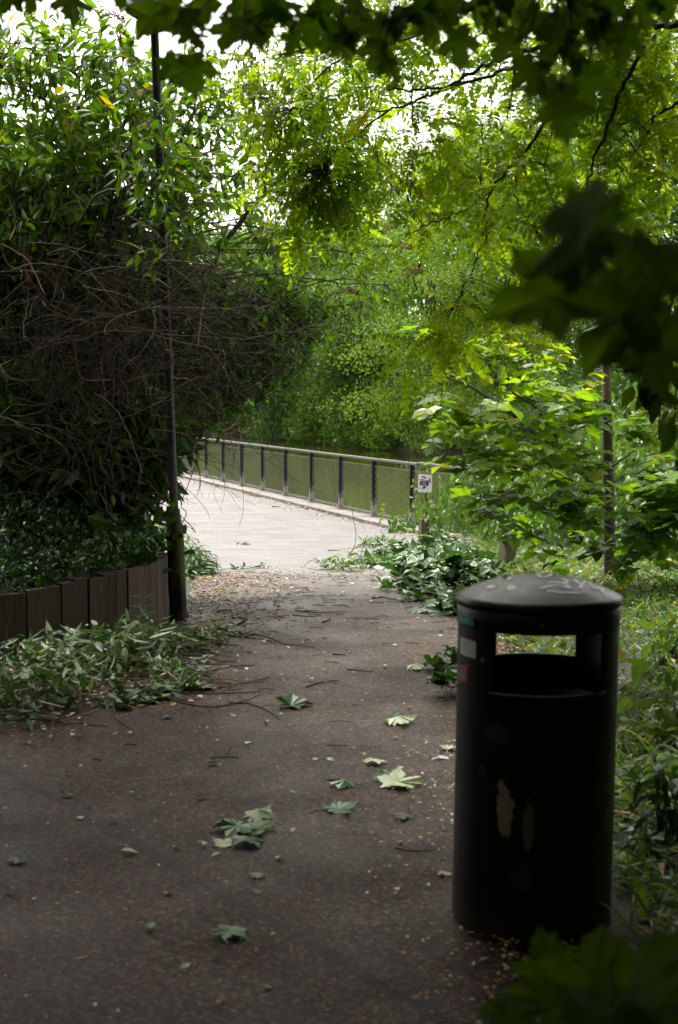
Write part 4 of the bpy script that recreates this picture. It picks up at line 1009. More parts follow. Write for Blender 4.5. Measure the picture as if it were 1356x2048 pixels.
LM = [([(1210, 1005, 0), (1186, 970, -.25), (1146, 925, -.4), (1106, 895, -.5), (1056, 855, -.6), (1021, 825, -.7), (976, 795, -.8), (936, 770, -.9), (896, 755, -1.0), (861, 735, -1.1)], .028, .008),
      ([(1121, 905, -.45), (1101, 855, -.5), (1071, 815, -.55), (1026, 785, -.6), (996, 755, -.7), (976, 730, -.7)], .016, .005),
      ([(1216, 780, 0), (1170, 748, .2), (1126, 735, .3), (1076, 705, .4), (1026, 675, .5), (976, 650, .5), (911, 605, .6)], .011, .004),
      ([(1212, 690, 0), (1160, 672, .1), (1116, 660, .2), (1051, 632, .3), (956, 600, .4)], .009, .004),
      ([(1225, 1090, 0), (1251, 1040, .2), (1276, 980, .3), (1316, 885, .4)], .014, .006),
      ([(1216, 940, 0), (1270, 900, -.3), (1340, 850, -.5)], .012, .005), ([(1213, 860, 0), (1150, 850, -.5), (1080, 870, -.9), (1000, 900, -1.1)], .01, .004),
      ([(1216, 1020, 0), (1120, 1010, -.6), (1000, 1000, -1.0), (930, 985, -1.1)], .01, .004), ([(1218, 1060, 0), (1300, 1030, -.6), (1350, 1010, -.9)], .01, .004),
      ([(1208, 560, 0), (1130, 500, .2), (1060, 430, .4)], .006, .003), ([(1210, 520, 0), (1280, 450, .2), (1340, 400, .4)], .007, .003), ([(1166, 520, .3), (1090, 420, .4), (1010, 350, .5)], .005, .003), ([(1180, 470, .3), (1080, 480, .4), (930, 420, .5)], .005, .003), ([(1215, 700, 0), (1195, 640, -.2), (1175, 580, -.3)], .01, .006)]
mb = MB(); traced = []
for pts, r0, r1 in LM:
    q = spline([P(a, b, SD + c * (1.7 if r0 > .015 else 1)) for a, b, c in pts], 6); traced.append(q); mb.tube(q, np.linspace(r0, r1, len(q)), 6)
MBL = [(900, 660, 11.0, .25, .8), (960, 690, 11.1, .3, 1), (1040, 730, 11.4, .35, 1), (1120, 760, 11.5, .4, 1), (940, 800, 10.8, .3, .8), (880, 850, 10.7, .22, .9), (940, 870, 10.7, .3, 1), (1010, 850, 10.8, .35, 1), (1090, 850, 11.0, .4, 1), (1180, 820, 11.3, .4, 1), (1270, 820, 11.5, .4, 1.1), (1330, 760, 11.6, .35, .8), (1330, 900, 11.2, .4, 1.2),
       (1000, 930, 10.6, .3, .4), (1080, 950, 10.8, .35, .9), (1150, 980, 11, .4, 1.1), (1270, 980, 11, .45, 1.2), (960, 1020, 10.6, .18, .4), (1040, 1040, 10.7, .3, .4), (1130, 1070, 10.9, .35, 1), (1290, 1080, 11.0, .4, 1.2), (1210, 1110, 10.9, .3, .8), (1340, 1010, 10.6, .4, 1.2), (870, 620, 11.2, .2, .5), (1240, 700, 11.7, .35, .7)]
MBL = [(a, b, c + .8, *r) for a, b, c, *r in MBL]; tg = in_blobs(MBL, 85, 1.5)
tw = reach(traced, tg, mb, .004, .05, .06); mb.build('branches', M['bark_grey'], sap)
pos, dr = along(tw, .10, .5); N = len(pos)
hd = dr.copy(); hd[:, 2] *= .2
ld = unit(hd * .5 + rdir(N, 0, .15) * .9 + (0, 0, -.18)); ln = unit(rdir(N) * .28 + (0, 0, 1))
kt = (np.abs(pos[:, 0] / pos[:, 1] - (1217 - 678) / FPX) < .012) & (pos[:, 1] < SD + .1) & (pos[:, 2] > -.2) & (pos[:, 2] < 1.9) & (rng.random(N) < .8)
pos, ld, ln = pos[~kt], ld[~kt], ln[~kt]; N = len(pos)
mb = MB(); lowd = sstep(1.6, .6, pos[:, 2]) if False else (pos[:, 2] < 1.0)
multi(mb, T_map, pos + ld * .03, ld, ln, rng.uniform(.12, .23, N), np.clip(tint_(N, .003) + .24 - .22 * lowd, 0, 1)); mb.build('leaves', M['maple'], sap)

# ------------------------------------------------------------------ creeper mound on the fence, weeds behind the bin
cr = thing('virginia_creeper', 'dense mound of creeper swallowing the right end of the fence', 'climbing plant', (2.6, 19.6, -.5))
mb = MB(); mbs = MB()
CB = [(850, 1035, 22.8, .35, .5), (800, 1045, 23.3, .22, .8), (790, 1050, 23.0, .15, .8), (880, 1020, 22.4, .4, .5), (935, 1005, 21.8, .5, .9), (960, 960, 21.0, .35, 1), (1000, 990, 20.8, .6, 1), (1060, 960, 20, .6, 1), (1060, 1040, 19.6, .6, 1), (1130, 960, 19, .7, 1), (1130, 1060, 18.2, .6, 1), (1220, 980, 18, .8, 1), (1320, 990, 17, .9, 1), (1250, 1080, 16.5, .7, 1), (1350, 1090, 15.8, .7, 1), (1000, 1060, 19.6, .35, .7), (1020, 940, 20.6, .3, .8), (860, 1000, 22.8, .1, .4), (1180, 900, 19, .6, .8), (1300, 880, 18, .8, .8)]
pos = in_blobs(CB, 1500, .7); pos[:, 2] = np.maximum(pos[:, 2], -.6)
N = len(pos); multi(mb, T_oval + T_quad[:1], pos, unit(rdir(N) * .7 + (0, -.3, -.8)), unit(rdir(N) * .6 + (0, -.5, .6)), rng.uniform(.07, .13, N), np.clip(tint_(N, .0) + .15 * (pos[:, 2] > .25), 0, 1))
for (a, b, c, d_) in ((850, 1020, 853, 935), (872, 1010, 880, 950), (880, 1010, 905, 955), (822, 1020, 826, 960), (760, 1040, 765, 1010)):
    q = spline([P(a, b, 23.2), P((a + c) / 2 + 4, (b + d_) / 2, 23.3), P(c, d_, 23.4)], 5); mbs.tube(q, .004, 4, 0, .8)
    for p in q[::2]:
        multi(mb, T_oval, p + rng.normal(size=(2, 3)) * .02, rdir(2, -.8), rdir(2, .3), .075, .9)
for _ in range(120):
    g = pos[rng.integers(N)]; mbs.tube(spline([g + (rng.normal() * .3, .2, -.5), g + (0, .1, -.1), g + (.0, -.05, .12)], 4), .004, 4, 0, .3, cap=False)
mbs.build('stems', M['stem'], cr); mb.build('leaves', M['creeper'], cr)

def blade(n=4, w=.06, bend=.5):
    V = []; F = []
    for k in range(n + 1):
        u = k / n; y = u * (1 - .35 * bend * u); z = -bend * u * u * .5; ww = w * (math.sin(PI * min(1, .15 + u * .85)) ** .7 + .05) if k < n else 0.002
        V += [(-ww, y, z + ww * .25), (ww, y, z + ww * .25)]
    for k in range(n): F.append([2 * k, 2 * k + 1, 2 * k + 3, 2 * k + 2])
    return np.array(V), np.array(F)
T_grass = [blade(4, .018, .5), blade(4, .014, 1.1), blade(4, .02, .9)]
T_strap = [blade(5, .09, .7), blade(5, .07, 1.2), blade(5, .11, 1.0)]
def weeds(x0, x1, y0, y1, n, strap, mb, hs=(.12, .3), keep=None):
    x = rng.uniform(x0, x1, n); y = rng.uniform(y0, y1, n)
    clump = .5 + .5 * np.sin(x * 4.3 + 1.3 * np.sin(y * 3.1)) * np.cos(y * 3.7 + x)
    ok = (x > x_right(y) + .04 + .10 * np.sin(y * 9) * .6) & (x < fx(y) - .1) & (rng.random(n) < .35 + .65 * clump)
    if keep is not None: ok &= keep(x, y)
    x, y = x[ok], y[ok]; n = len(x); z = gslope(y) + .10 * sstep(1.3, 2.4, x) - .03
    d = unit(rdir(n, 0, .2) * .75 + (0, 0, .9)); nr = unit(rdir(n) * .5 + (0, 0, .6))
    multi(mb, T_strap if strap else T_grass, np.stack([x, y, z], -1), d, nr, rng.uniform(*hs, n), np.where(rng.random(n) < .06, 1.0, np.clip(rng.normal(.5, .25, n), 0, .9)))
mb = MB()
bare = lambda x, y: ((x - 1.62) / .22) ** 2 + ((y - 8.2) / .35) ** 2 > 1
weeds(.86, 3.2, 3.2, 8.5, 6500, False, mb, (.12, .32), bare); weeds(.9, 3.2, 3.2, 8.5, 1500, True, mb, (.12, .26), bare)
weeds(1.0, 4.5, 8.5, 17, 15000, False, mb, (.1, .26), bare); weeds(1.0, 4.5, 8.5, 17, 3600, True, mb, (.1, .24), bare)
weeds(1.2, 4.0, 16, 21.5, 7000, False, mb, (.1, .24)); weeds(1.2, 4.0, 16, 21.5, 1400, True, mb, (.08, .2))
gr = mb.build('weeds', M['weed']); tag(gr, 'tangled grass and broad leaved weeds to the right of the path', 'weeds', kind='stuff')
mb = MB(); n = 5000; x = rng.uniform(.95, 3.5, n); y = rng.uniform(3.2, 12, n); ok = (x > x_right(y)) & bare(x, y); x, y = x[ok], y[ok]; n = len(x)
multi(mb, T_quad + T_oval, np.stack([x, y, gslope(y) + .1 * sstep(1.3, 2.4, x) + rng.random(n) * .1], -1), rdir(n, .1, .4), rdir(n, .8), rng.uniform(.02, .07, n), tint_(n, .05)); 
tag(mb.build('ground_cover', M['weed']), 'small leafy ground cover among the grass behind the bin', 'ground cover', kind='stuff')
for k, (px, py, s, lab) in enumerate(((1350, 1420, .5, 'tall broad leaved dock at the right edge halfway down the bin'), (1340, 1290, .35, 'leafy weed at the right edge level with the bin slot'), (1335, 1640, .38, 'dark broad leaved weed at the right edge low beside the bin'))):
    c = G(px, py + 60); mound('dock_plant', lab, 'weed', (c[0], c[1], c[2]), (s * .42, s * .42, s), 110, T_strap + T_oval, 'ivy' if k == 2 else 'weed', .12, 'broad leaved weeds right of the bin', stems=14)

# ------------------------------------------------------------------ cut branches lying on the ground
def brush(name, lab, area, n_st, n_lf, tp, mat, size, hmax, grp, stub=1.0, lean_dir=None):
    """a heap: area = list of (px, py, radius) on the ground"""
    cs = [G(a, b) for a, b, _ in area]; o = thing(name, lab, 'cut branches', tuple(cs[0]), grp)
    mbs, mb = MB(), MB(); w = np.array([r * r for *_, r in area]); w = w / w.sum()
    for _ in range(n_st):
        k = rng.choice(len(area), p=w); r = area[k][2]; a = rng.uniform(0, 2 * PI)
        p = cs[k] + np.array([rng.normal() * r * .45, rng.normal() * r * .6, 0]); p[2] = gslope(p[1]) + rng.random() * hmax * .5 + .01
        d = np.array([math.cos(a), math.sin(a), rng.uniform(-.1, .5)]); L = rng.uniform(.25, .65) * stub
        q = [p]
        for i in range(7):
            d = unit(d + rng.normal(size=3) * .13 + (0, 0, -.12)); e = q[-1] + d * L / 7; e[2] = max(e[2], gslope(e[1]) + .008); q.append(e)
        q = np.array(q); mbs.tube(q, np.linspace(.0045, .002, 8), 4, 0, rng.random(), cap=False)
    for k, (a, b, r) in enumerate(area):
        n = int(n_lf * w[k]); v = rdir(n) * (rng.random(n)[:, None] ** .5) * r
        h = hmax * np.sqrt(np.clip(1 - (v[:, 0] ** 2 + v[:, 1] ** 2) / r ** 2, .02, 1))
        pos = np.stack([cs[k][0] + v[:, 0], cs[k][1] + v[:, 1] * 1.2, np.zeros(n)], -1)
        pos[:, 2] = gslope(pos[:, 1]) + .012 + h * rng.random(n) ** .7
        dd = unit(np.stack([v[:, 0] / r, v[:, 1] / r, -.25 + 0 * v[:, 0]], -1) * .7 + rdir(n, 0, .5) * .8)
        nn_ = unit(rdir(n) * .65 + (0, 0, 1)); flip = rng.random(n) < .4; nn_[flip] *= -1
        multi(mb, tp, pos, dd, nn_, size * rng.uniform(.35, 1.35, n), tint_(n, .015))
    for mm in (mb,):
        for V in mm.v: V[:, 2] = np.maximum(V[:, 2], gslope(V[:, 1]) + .006)
    mbs.build('stems', M['twig'], o); mb.build('leaves', M[mat], o); return o
g1 = 'cut branches heaped along the timber wall'
brush('cut_branch_pile', 'big heap of cut branches with pale undersides in front of the timber wall', [(60, 1370, .38), (170, 1345, .38), (250, 1330, .34), (120, 1400, .3), (20, 1430, .28), (300, 1320, .28)], 130, 1000, T_lance, 'cut', .12, .27, g1)
brush('cut_branch_pile', 'thinner end of the cut branches trailing onto the path below the lamp post', [(340, 1300, .24), (400, 1290, .2), (345, 1360, .18), (455, 1275, .13)], 40, 330, T_lance, 'cut', .10, .13, g1)
brush('cut_branch_pile', 'few pale lobed sprigs at the front tip of the heap by the wall', [(300, 1395, .14), (375, 1380, .12), (240, 1410, .1)], 22, 100, T_map + T_lance, 'cut', .10, .05, g1)
# upright stems standing in the heap
mb = MB(); mbl = MB()
for (a, b, c, d_) in ((0, 1330, 20, 1235), (10, 1290, 60, 1330), (150, 1270, 75, 1310), (345, 1290, 358, 1240), (200, 1250, 190, 1215), (230, 1360, 330, 1290)):
    p0 = G(a, b + 40, .02); q = spline([p0, P((a + c) / 2 + rng.normal() * 5, (b + d_) / 2, p0[1]), P(c, d_, p0[1])], 5); mb = MB(); mb.tube(q, np.linspace(.004, .002, len(q)), 4, 0, .7); tag(mb.build('cut_stalk', M['twig'], loc=p0), 'thin brown cut stalk poking out of the heap by the timber wall', 'stalk', 'cut stalks in the heap by the wall')
p0 = G(283, 1300)
for u in (.3, .55, .75, .95):
    for s_ in (-1, 1):
        multi(mbl, T_lance, [P(284, 1290 - 100 * u, p0[1])], [(s_, 0, .25)], [(0, -.3, 1)], .085, .3)
ms2 = MB(); ms2.tube(spline([p0, P(284, 1240, p0[1]), P(285, 1185, p0[1])], 4), .004, 5, 0, 1.0)
up = thing('nettle_stem', 'grey green stem with paired leaves standing upright in front of the timber wall', 'weed', tuple(p0))
mbl.build('leaves', M['cut'], up); ms2.build('stem', M['stem'], up)
g2 = 'cut maple branches on the right of the path'
brush('cut_maple_branches', 'heap of cut maple branches with big dark leaves in front of the notched bollard', [(850, 1150, .42), (800, 1130, .35), (900, 1180, .33), (830, 1180, .3), (930, 1140, .4), (960, 1180, .35), (880, 1110, .35)], 60, 600, T_map, 'cutmaple', .15, .30, g2)
brush('cut_maple_branches', 'low front clump of dark shiny maple leaves beside the bin lid', [(900, 1225, .22), (860, 1200, .22), (930, 1230, .2)], 18, 150, T_map, 'cutmaple', .16, .10, g2)
brush('cut_branch_pile', 'light green leafy cuttings trailing left onto the pale paving', [(735, 1135, .28), (780, 1120, .3), (690, 1142, .2), (655, 1140, .13), (760, 1095, .3)], 40, 480, T_lance + T_oval, 'creeper', .10, .16, g2)
brush('cut_maple_branches', 'small dark leafy sprig lying against the left side of the bin', [(905, 1390, .10), (900, 1340, .09)], 8, 36, T_map, 'cutmaple', .11, .12, g2, .4)
mb = MB()
for (a, b, c, d_, e, f) in ((700, 1110, 712, 1075, 704, 1020), (715, 1125, 728, 1090, 735, 1070), (745, 1100, 770, 1080, 760, 1060), (690, 1125, 705, 1100, 740, 1078)):
    p0 = G(a, b + 5, .01); mb = MB(); mb.tube(spline([p0, P(c, d_, p0[1]), P(e, f, p0[1])], 5), .0035, 4, 0, .3)
    tag(mb.build('bare_twig', M['twig'], loc=p0), 'thin bare twig standing up from the cuttings at the edge of the pale paving', 'twig', 'bare twigs standing in the cuttings')
# sparse dark patch of cuttings left of centre on the boundary of the two surfaces
brush('leafy_sprig', 'small green sprig on the paving between shrub and heap, nearer the shrub', [(485, 1138, .12)], 5, 26, T_oval, 'cut', .07, .03, 'green sprigs on the paving joint', .4)
brush('leafy_sprig', 'small green sprig in the middle of the paving joint', [(525, 1136, .08)], 4, 16, T_oval, 'cut', .07, .03, 'green sprigs on the paving joint', .4)
brush('leafy_sprig', 'tiny green sprig lying alone on the pale paving', [(482, 1090, .06)], 3, 8, T_oval, 'cut', .07, .03, None, .3)

# ------------------------------------------------------------------ single fallen leaves
M['fallen_pale'] = leaf_mat('fallen_leaf_pale', [(0.0, (.42, .50, .28)), (1.0, (.58, .64, .42))], .1, rough=.5)
M['fallen_green'] = leaf_mat('fallen_leaf_green', [(0.0, (.035, .10, .02)), (1.0, (.07, .17, .035))], .1, rough=.35)
M['fallen_tan'] = leaf_mat('fallen_leaf_tan', [(0.0, (.32, .18, .11)), (1.0, (.42, .26, .17))], .1)
M['fallen_yellow'] = leaf_mat('fallen_leaf_yellow', [(0.0, (.36, .24, .03)), (1.0, (.6, .4, .05))], .1)
def fleaf(lab, items, mat, name='fallen_leaf', grp='fallen leaves on the path'):
    mb = MB(); c0 = G(items[0][0], items[0][1])
    for it in items:
        px, py, wpx, ang, flat_ = it[:5]; tp = it[5] if len(it) > 5 else T_mapf[rng.integers(3)]
        mi = it[6] if len(it) > 6 else 0
        p = G(px, py); s = wpx / FPX * p[1] / 1.02
        d = np.array([math.cos(ang), math.sin(ang), 0.02]); t0 = tp
        V, F = tp; V = V.copy(); V[:, 2] *= -1.0 if rng.random() < .5 else 1
        n_ = unit(np.array([rng.normal() * flat_ * .4, rng.normal() * flat_ * .4, 1.0]))
        base = np.array([p[0], p[1], gslope(p[1])]) - d * s * .45
        b = MB(); b.scatter((V, F), [base], [d], [n_], s, rng.random())
        W = b.v[0]; W[:, 2] += gslope(p[1]) + .005 + (it[7] if len(it) > 7 else 0) - W[:, 2].min()
        mb.add(W, b.f[3][0] if b.f[3] else b.f[4][0], mi, b.t[0])
        e = base - d * s * .7 + (rng.normal() * .01, 0, 0); z = gslope(p[1]) + .007
        if len(V) == 33: mb.tube(np.array([(base[0], base[1], z + .006), ((base + e) / 2)[:2].tolist() + [z + .008], (e[0], e[1], z)]), .0015, 4, mi, .5)
    o = mb.build(name, mat, loc=c0); return tag(o, lab, 'leaf', grp)
mf, mg = M['fallen_pale'], M['fallen_green']
def id5(l): return [tuple(x) for x in l]
class _A(list): pass
TL = T_lance[0]; TO = T_oval[0]
fleaf('pale maple leaf lying top left of the dark leaf cluster in the foreground', [(520, 1637, 66, 1.0, .15)], mf)
fleaf('rounded pale leaf at the left of the foreground leaf cluster', [(455, 1650, 44, 2.0, .2)], mf)
fleaf('pale maple leaf below the left end of the foreground leaf cluster', [(446, 1691, 48, 2.6, .15)], mf)
fleaf('curled dark green leaf at the left of the foreground leaf cluster', [(465, 1665, 78, 3.0, .35)], mg)
fleaf('large dark green leaf in the middle of the foreground leaf cluster', [(512, 1662, 84, .3, .3)], mg)
fleaf('dark green leaf at the lower edge of the foreground leaf cluster', [(497, 1692, 66, -.9, .2)], mg)
fleaf('dark green maple leaf alone near the bottom of the path', [(466, 1873, 72, .8, .3)], mg)
fleaf('green leaf cut off at the left edge of the picture', [(32, 1726, 42, 2.2, .6)], mg)
fleaf('small pale oval leaf on the left part of the path', [(258, 1710, 36, .2, .1, TO)], mf)
fleaf('large pale maple leaf lying beside the bin', [(805, 1572, 88, .1, .12)], mf)
fleaf('dark leaf tucked under the large pale leaf beside the bin', [(770, 1560, 62, 2.4, .4)], mg)
fleaf('pale half leaf just above the large pale leaf beside the bin', [(752, 1529, 46, .2, .1)], mf)
fleaf('grey green leaf left of the large pale leaf beside the bin', [(682, 1574, 54, 3.0, .2)], mg)
fleaf('folded glossy green leaf standing up below the grey green one', [(683, 1622, 64, .4, .6)], mg)
fleaf('small dark leaf between the folded leaf and the bin', [(806, 1638, 42, 1.2, .3)], mg)
fleaf('pale maple leaf on the path level with the white bin sticker', [(803, 1448, 60, .3, .12)], mf)
fleaf('pale leaf touching the left side of the bin', [(897, 1500, 34, 1.3, .2)], mf)
fleaf('dark curled leaf upper middle of the path below the heap', [(590, 1414, 66, .2, .45)], mg)
fleaf('tan dry leaf shaped like an arrow in the foreground', [(514, 1755, 32, 1.6, .3)], M['fallen_tan'])
fleaf('brown and yellow curled leaf lower left of the tan leaf', [(335, 1792, 22, .8, .5, TO)], M['fallen_yellow'])
fleaf('tan leaf at the left foot of the bin', [(888, 1752, 30, .3, .2)], M['fallen_tan'])
fleaf('straw coloured dry leaf near the bottom left', [(160, 1920, 36, .05, .1, TL)], M['fallen_tan'])
fleaf('pale leaf fragment left of the heap shadow on the path', [(140, 1433, 22, .4, .1, TO)], mf)
fleaf('yellow green leaf near the heap at the left', [(236, 1418, 26, .5, .2, TO)], M['creeper'])
fleaf('small green leaf on the path right of the heap tip', [(330, 1440, 20, 1.2, .5, TO)], mg)
fleaf('pale green leaf on the path upper right near the bin', [(835, 1340, 42, .1, .1)], mf)
for i, (px, py, w, lab) in enumerate(((230, 1470, 14, 'bright yellow leaflet at the left of the path'), (467, 1434, 18, 'yellow leaflet near the long twig'), (533, 1447, 22, 'pale yellow leaflet below the long twig'), (438, 1535, 16, 'dull yellow leaflet in the middle of the path'), (172, 1452, 12, 'small yellow leaflet below the heap'), (50, 1535, 14, 'yellow leaflet near the left edge'), (55, 1490, 20, 'ochre leaflet by the left edge'))):
    fleaf(lab, [(px, py, w, rng.uniform(0, 3), .2, TO)], M['fallen_yellow'])
# scrap of paper
mb = MB(); c = G(880, 1519)
V = np.array([(-.035, -.018, .006), (.0, -.022, .012), (.038, -.012, .005), (.036, .014, .01), (.002, .016, .018), (-.034, .012, .007)]) * 1.0 + c
mb.add(V, [[0, 1, 4, 5], [1, 2, 3, 4]]); tag(mb.build('paper_scrap', flat('paper', (.42, .47, .48)), loc=c), 'crumpled pale paper scrap beside the left side of the bin', 'litter')
mb = MB(); c = G(800, 1690); mb.box(c + (0, 0, .008), (.014, .012, .012), .4, top=.7); tag(mb.build('white_pebble', flat('white_stone', (.75, .75, .73)), loc=c), 'small bright white pebble left of the bin', 'pebble')
# leaves lying on the lid
def lidleaf(lab, x, y, s, a, mat, tp=TO):
    mb = MB(); z = lid_z(math.hypot(x, y)) + .004
    mb.scatter(tp, [(BX + x, BY + y, z)], [(math.cos(a), math.sin(a), -.12)], [(x * .8, y * .8, 1)], s, .5)
    tag(mb.build('fallen_leaf', mat), lab, 'leaf', 'leaves on the bin lid')
lidleaf('yellow green leaf on the left of the bin lid', -.11, .0, .07, .1, M['creeper'])
lidleaf('dark green strip of leaf in the middle of the bin lid', -.03, .03, .09, -.1, M['fallen_green'], TL)
lidleaf('yellow leaf on the right back of the bin lid', .09, .11, .07, -.3, M['fallen_yellow'])
lidleaf('brown curled leaf on the top of the bin lid', -.01, .10, .05, .2, M['spike'])
lidleaf('second brown curled leaf at the back left of the bin lid', -.06, .12, .05, .9, M['spike'])
lidleaf('olive leaf crossing the centre of the bin lid', .03, .02, .06, -.5, M['creeper'], TL)

# ------------------------------------------------------------------ sticks
def stick(lab, pts, r):
    mb = MB(); q = spline([G(a, b, r) + (0, 0, .004) for a, b in pts], 5); mb.tube(q, np.linspace(r, r * .5, len(q)), 6, 0, rng.uniform(0, .5))
    tag(mb.build('stick', M['twig'], loc=G(*pts[0])), lab, 'stick', 'sticks lying on the path')
stick('long reddish twig curving down above the dark curled leaf', [(458, 1407), (500, 1409), (540, 1425), (560, 1441)], .004)
stick('dark bent stick above and right of the dark curled leaf', [(612, 1375), (640, 1366), (678, 1362)], .005)
stick('short thin stick in the middle of the path', [(452, 1510), (466, 1492)], .003)
stick('knobbly dark stick beside the maple heap', [(744, 1197), (765, 1195), (786, 1199), (800, 1198)], .007)
stick('thin stick on the pale paving near the fence', [(845, 1008), (861, 1009)], .01) if False else None
stick('straight thin stick on the left of the path just past the heap', [(590, 1222), (640, 1226), (690, 1224)], .004)
stick('curved thin stick just past the heap, left of the straight one', [(585, 1231), (620, 1234), (640, 1232)], .004)
stick('forked dark stick at the middle distance', [(645, 1245), (658, 1240), (662, 1228)], .006)
stick('short brown stick in the middle of the path', [(665, 1309), (692, 1311)], .005)
stick('long thin stick right of the brown one', [(695, 1340), (745, 1344)], .004)
stick('thin stick on the lower right by the bin', [(790, 1697), (825, 1704), (872, 1701)], .0022)
stick('twig lying across the heap tip', [(330, 1400), (420, 1415), (490, 1402), (520, 1390)], .004)
stick('curved twig in front of the heap', [(255, 1420), (300, 1390), (380, 1410)], .004)
stick('slender stick on the pale paving', [(545, 1013), (560, 1014)], .012)
stick('reddish stick on the pale paving right of centre', [(656, 1101), (680, 1101)], .008)

# ------------------------------------------------------------------ fine litter (beyond counting)
def litter(name, lab, n, fn, size, mat, w=.5, kind='stuff', tlo=0, thi=1):
    x, y = fn(n); ok = (x > x_left(y) - .3); x, y = x[ok], y[ok]; n = len(x)
    z = gslope(y) + .012 + rng.random(n) * .006; a = rng.uniform(0, 2 * PI, n)
    mb = MB(); d = np.stack([np.cos(a), np.sin(a), rng.normal(size=n) * .15], -1)
    mb.scatter(rhomb(w), np.stack([x, y, z], -1), d, unit(rdir(n) * .4 + (0, 0, 1)), size * rng.uniform(.4, 1.5, n), rng.uniform(tlo, thi, n))
    for V in mb.v: V[:, 2] = np.maximum(V[:, 2], gslope(V[:, 1]) + .006)
    tag(mb.build(name, mat), lab, 'litter', kind=kind)
M['bits'] = tinted('leaf_bits', [(0.0, (.05, .025, .012)), (0.5, (.2, .11, .035)), (0.8, (.5, .33, .07)), (1.0, (.7, .62, .42))], .6)
def f_all(n): y = rng.uniform(2.5, 15, n) ; return rng.uniform(-2.2, 1.1, n), y
def f_right(n): y = rng.uniform(2.0, 14, n); return x_right(y) - np.abs(rng.normal(size=n)) * .2 + .1, y
def f_bin(n): return .52 + rng.normal(size=n) * .2, rng.uniform(2.3, 6.5, n)
def f_left(n): y = rng.uniform(9.0, 15, n); return x_left(y) + np.abs(rng.normal(size=n)) * .45, y
def f_wall(n): y = rng.uniform(6.5, 9.5, n); return np.interp(y, [6.5, 9.5], [-2.0, -1.0]) + rng.normal(size=n) * .4, y
def f_fence(n): t = rng.uniform(-14, 25, n); return xy(t, -.25 - np.abs(rng.normal(size=n)) * .3)
def f_joint(n): return rng.uniform(-1.5, .8, n), 14.5 + rng.normal(size=n) * .7
litter('leaf_litter', 'scattered brown and yellow specks over the whole dark path', 2600, f_all, .016, M['bits'])
litter('leaf_litter', 'dense line of seeds and leaf scraps along the right edge of the path beside the bin', 6500, f_right, .022, M['bits'])
litter('leaf_litter', 'pale seeds and crumbs of leaf gathered on the asphalt around the foot of the bin', 1500, f_bin, .016, M['bits'], tlo=.3)
litter('leaf_litter', 'thick brown and yellow leaf litter at the foot of the lamp post and along the left edge', 2600, f_left, .035, M['bits'], thi=.8)
litter('leaf_litter', 'yellow and tan leaf scraps in front of the heap of cuttings', 900, f_wall, .035, M['bits'], tlo=.5)
litter('leaf_litter', 'tan litter strip along the foot of the fence', 2600, f_fence, .05, M['bits'], tlo=.3)
litter('leaf_litter', 'small pale and green leaf fragments scattered over the path', 150, f_all, .035, M['fallen_pale'], .7)
litter('leaf_litter', 'small dark green leaf fragments scattered over the path', 160, f_all, .04, M['fallen_green'], .7)
litter('leaf_litter', 'reddish brown litter on the joint between dark and pale paving', 1300, f_joint, .03, M['bits'], tlo=0, thi=.7)
mb = MB(); n = 420
for _ in range(n):
    y = rng.uniform(0, 1) ** .6 * 9.5 + 5.5 ; x = rng.uniform(-1.5, 1.0) if rng.random() < .6 else float(x_left(y)) + abs(rng.normal()) * .5
    if x < x_left(y): continue
    a = rng.normal() * .5 + (PI if rng.random() < .5 else 0); L = rng.uniform(.03, .13); z = float(gslope(y)) + .011
    q = np.array([(x, y, z), (x + L * .5 * math.cos(a) + rng.normal() * .008, y + L * .5 * math.sin(a) + rng.normal() * .008, z + .003), (x + L * math.cos(a), y + L * math.sin(a), z)])
    mb.tube(q, rng.uniform(.0012, .003), 4, 0, rng.random() * .6, cap=False)
tag(mb.build('twig_litter', M['twig']), 'many small broken twigs scattered over the path', 'twigs', kind='stuff')

# ------------------------------------------------------------------ sycamore overhead: dark leaves close to the camera, shading crown
syc = thing('sycamore_tree', 'sycamore whose dark leaves frame the top and right edge close to the camera', 'tree', (2.6, .6, 0))
mb = MB(); q = spline([(2.6, .6, -.1), (2.55, .7, 2.2), (2.2, .9, 4.2), (1.6, 1.2, 6.0), (1.2, 1.4, 8.0)], 6); mb.tube(q, np.linspace(.24, .12, len(q)), 12); mb.build('trunk', M['bark'], syc, True)
mb = MB()
def limb(pts, r0, r1): 
    l = spline(pts, 6); mb.tube(l, np.linspace(r0, r1, len(l)), 7); return l
lb = [limb([q[10], P(1500, -260, 2.4), P(1100, -110, 2.8), P(700, -70, 3.1), P(350, -50, 3.3), P(60, -40, 3.5)], .022, .006),
      limb([q[8], (1.6, 1.1, 2.4), P(1420, 500, 1.7), P(1330, 507, 1.6), P(1230, 508, 1.55), P(1180, 500, 1.5)], .03, .004),
      limb([q[8], (1.9, 1.5, 2.5), P(1480, 640, 1.7), P(1330, 615, 1.6), P(1260, 640, 1.55)], .02, .004),
      limb([P(1100, -60, 2.8), P(1150, 20, 2.9), P(1200, 60, 2.9)], .01, .004)]
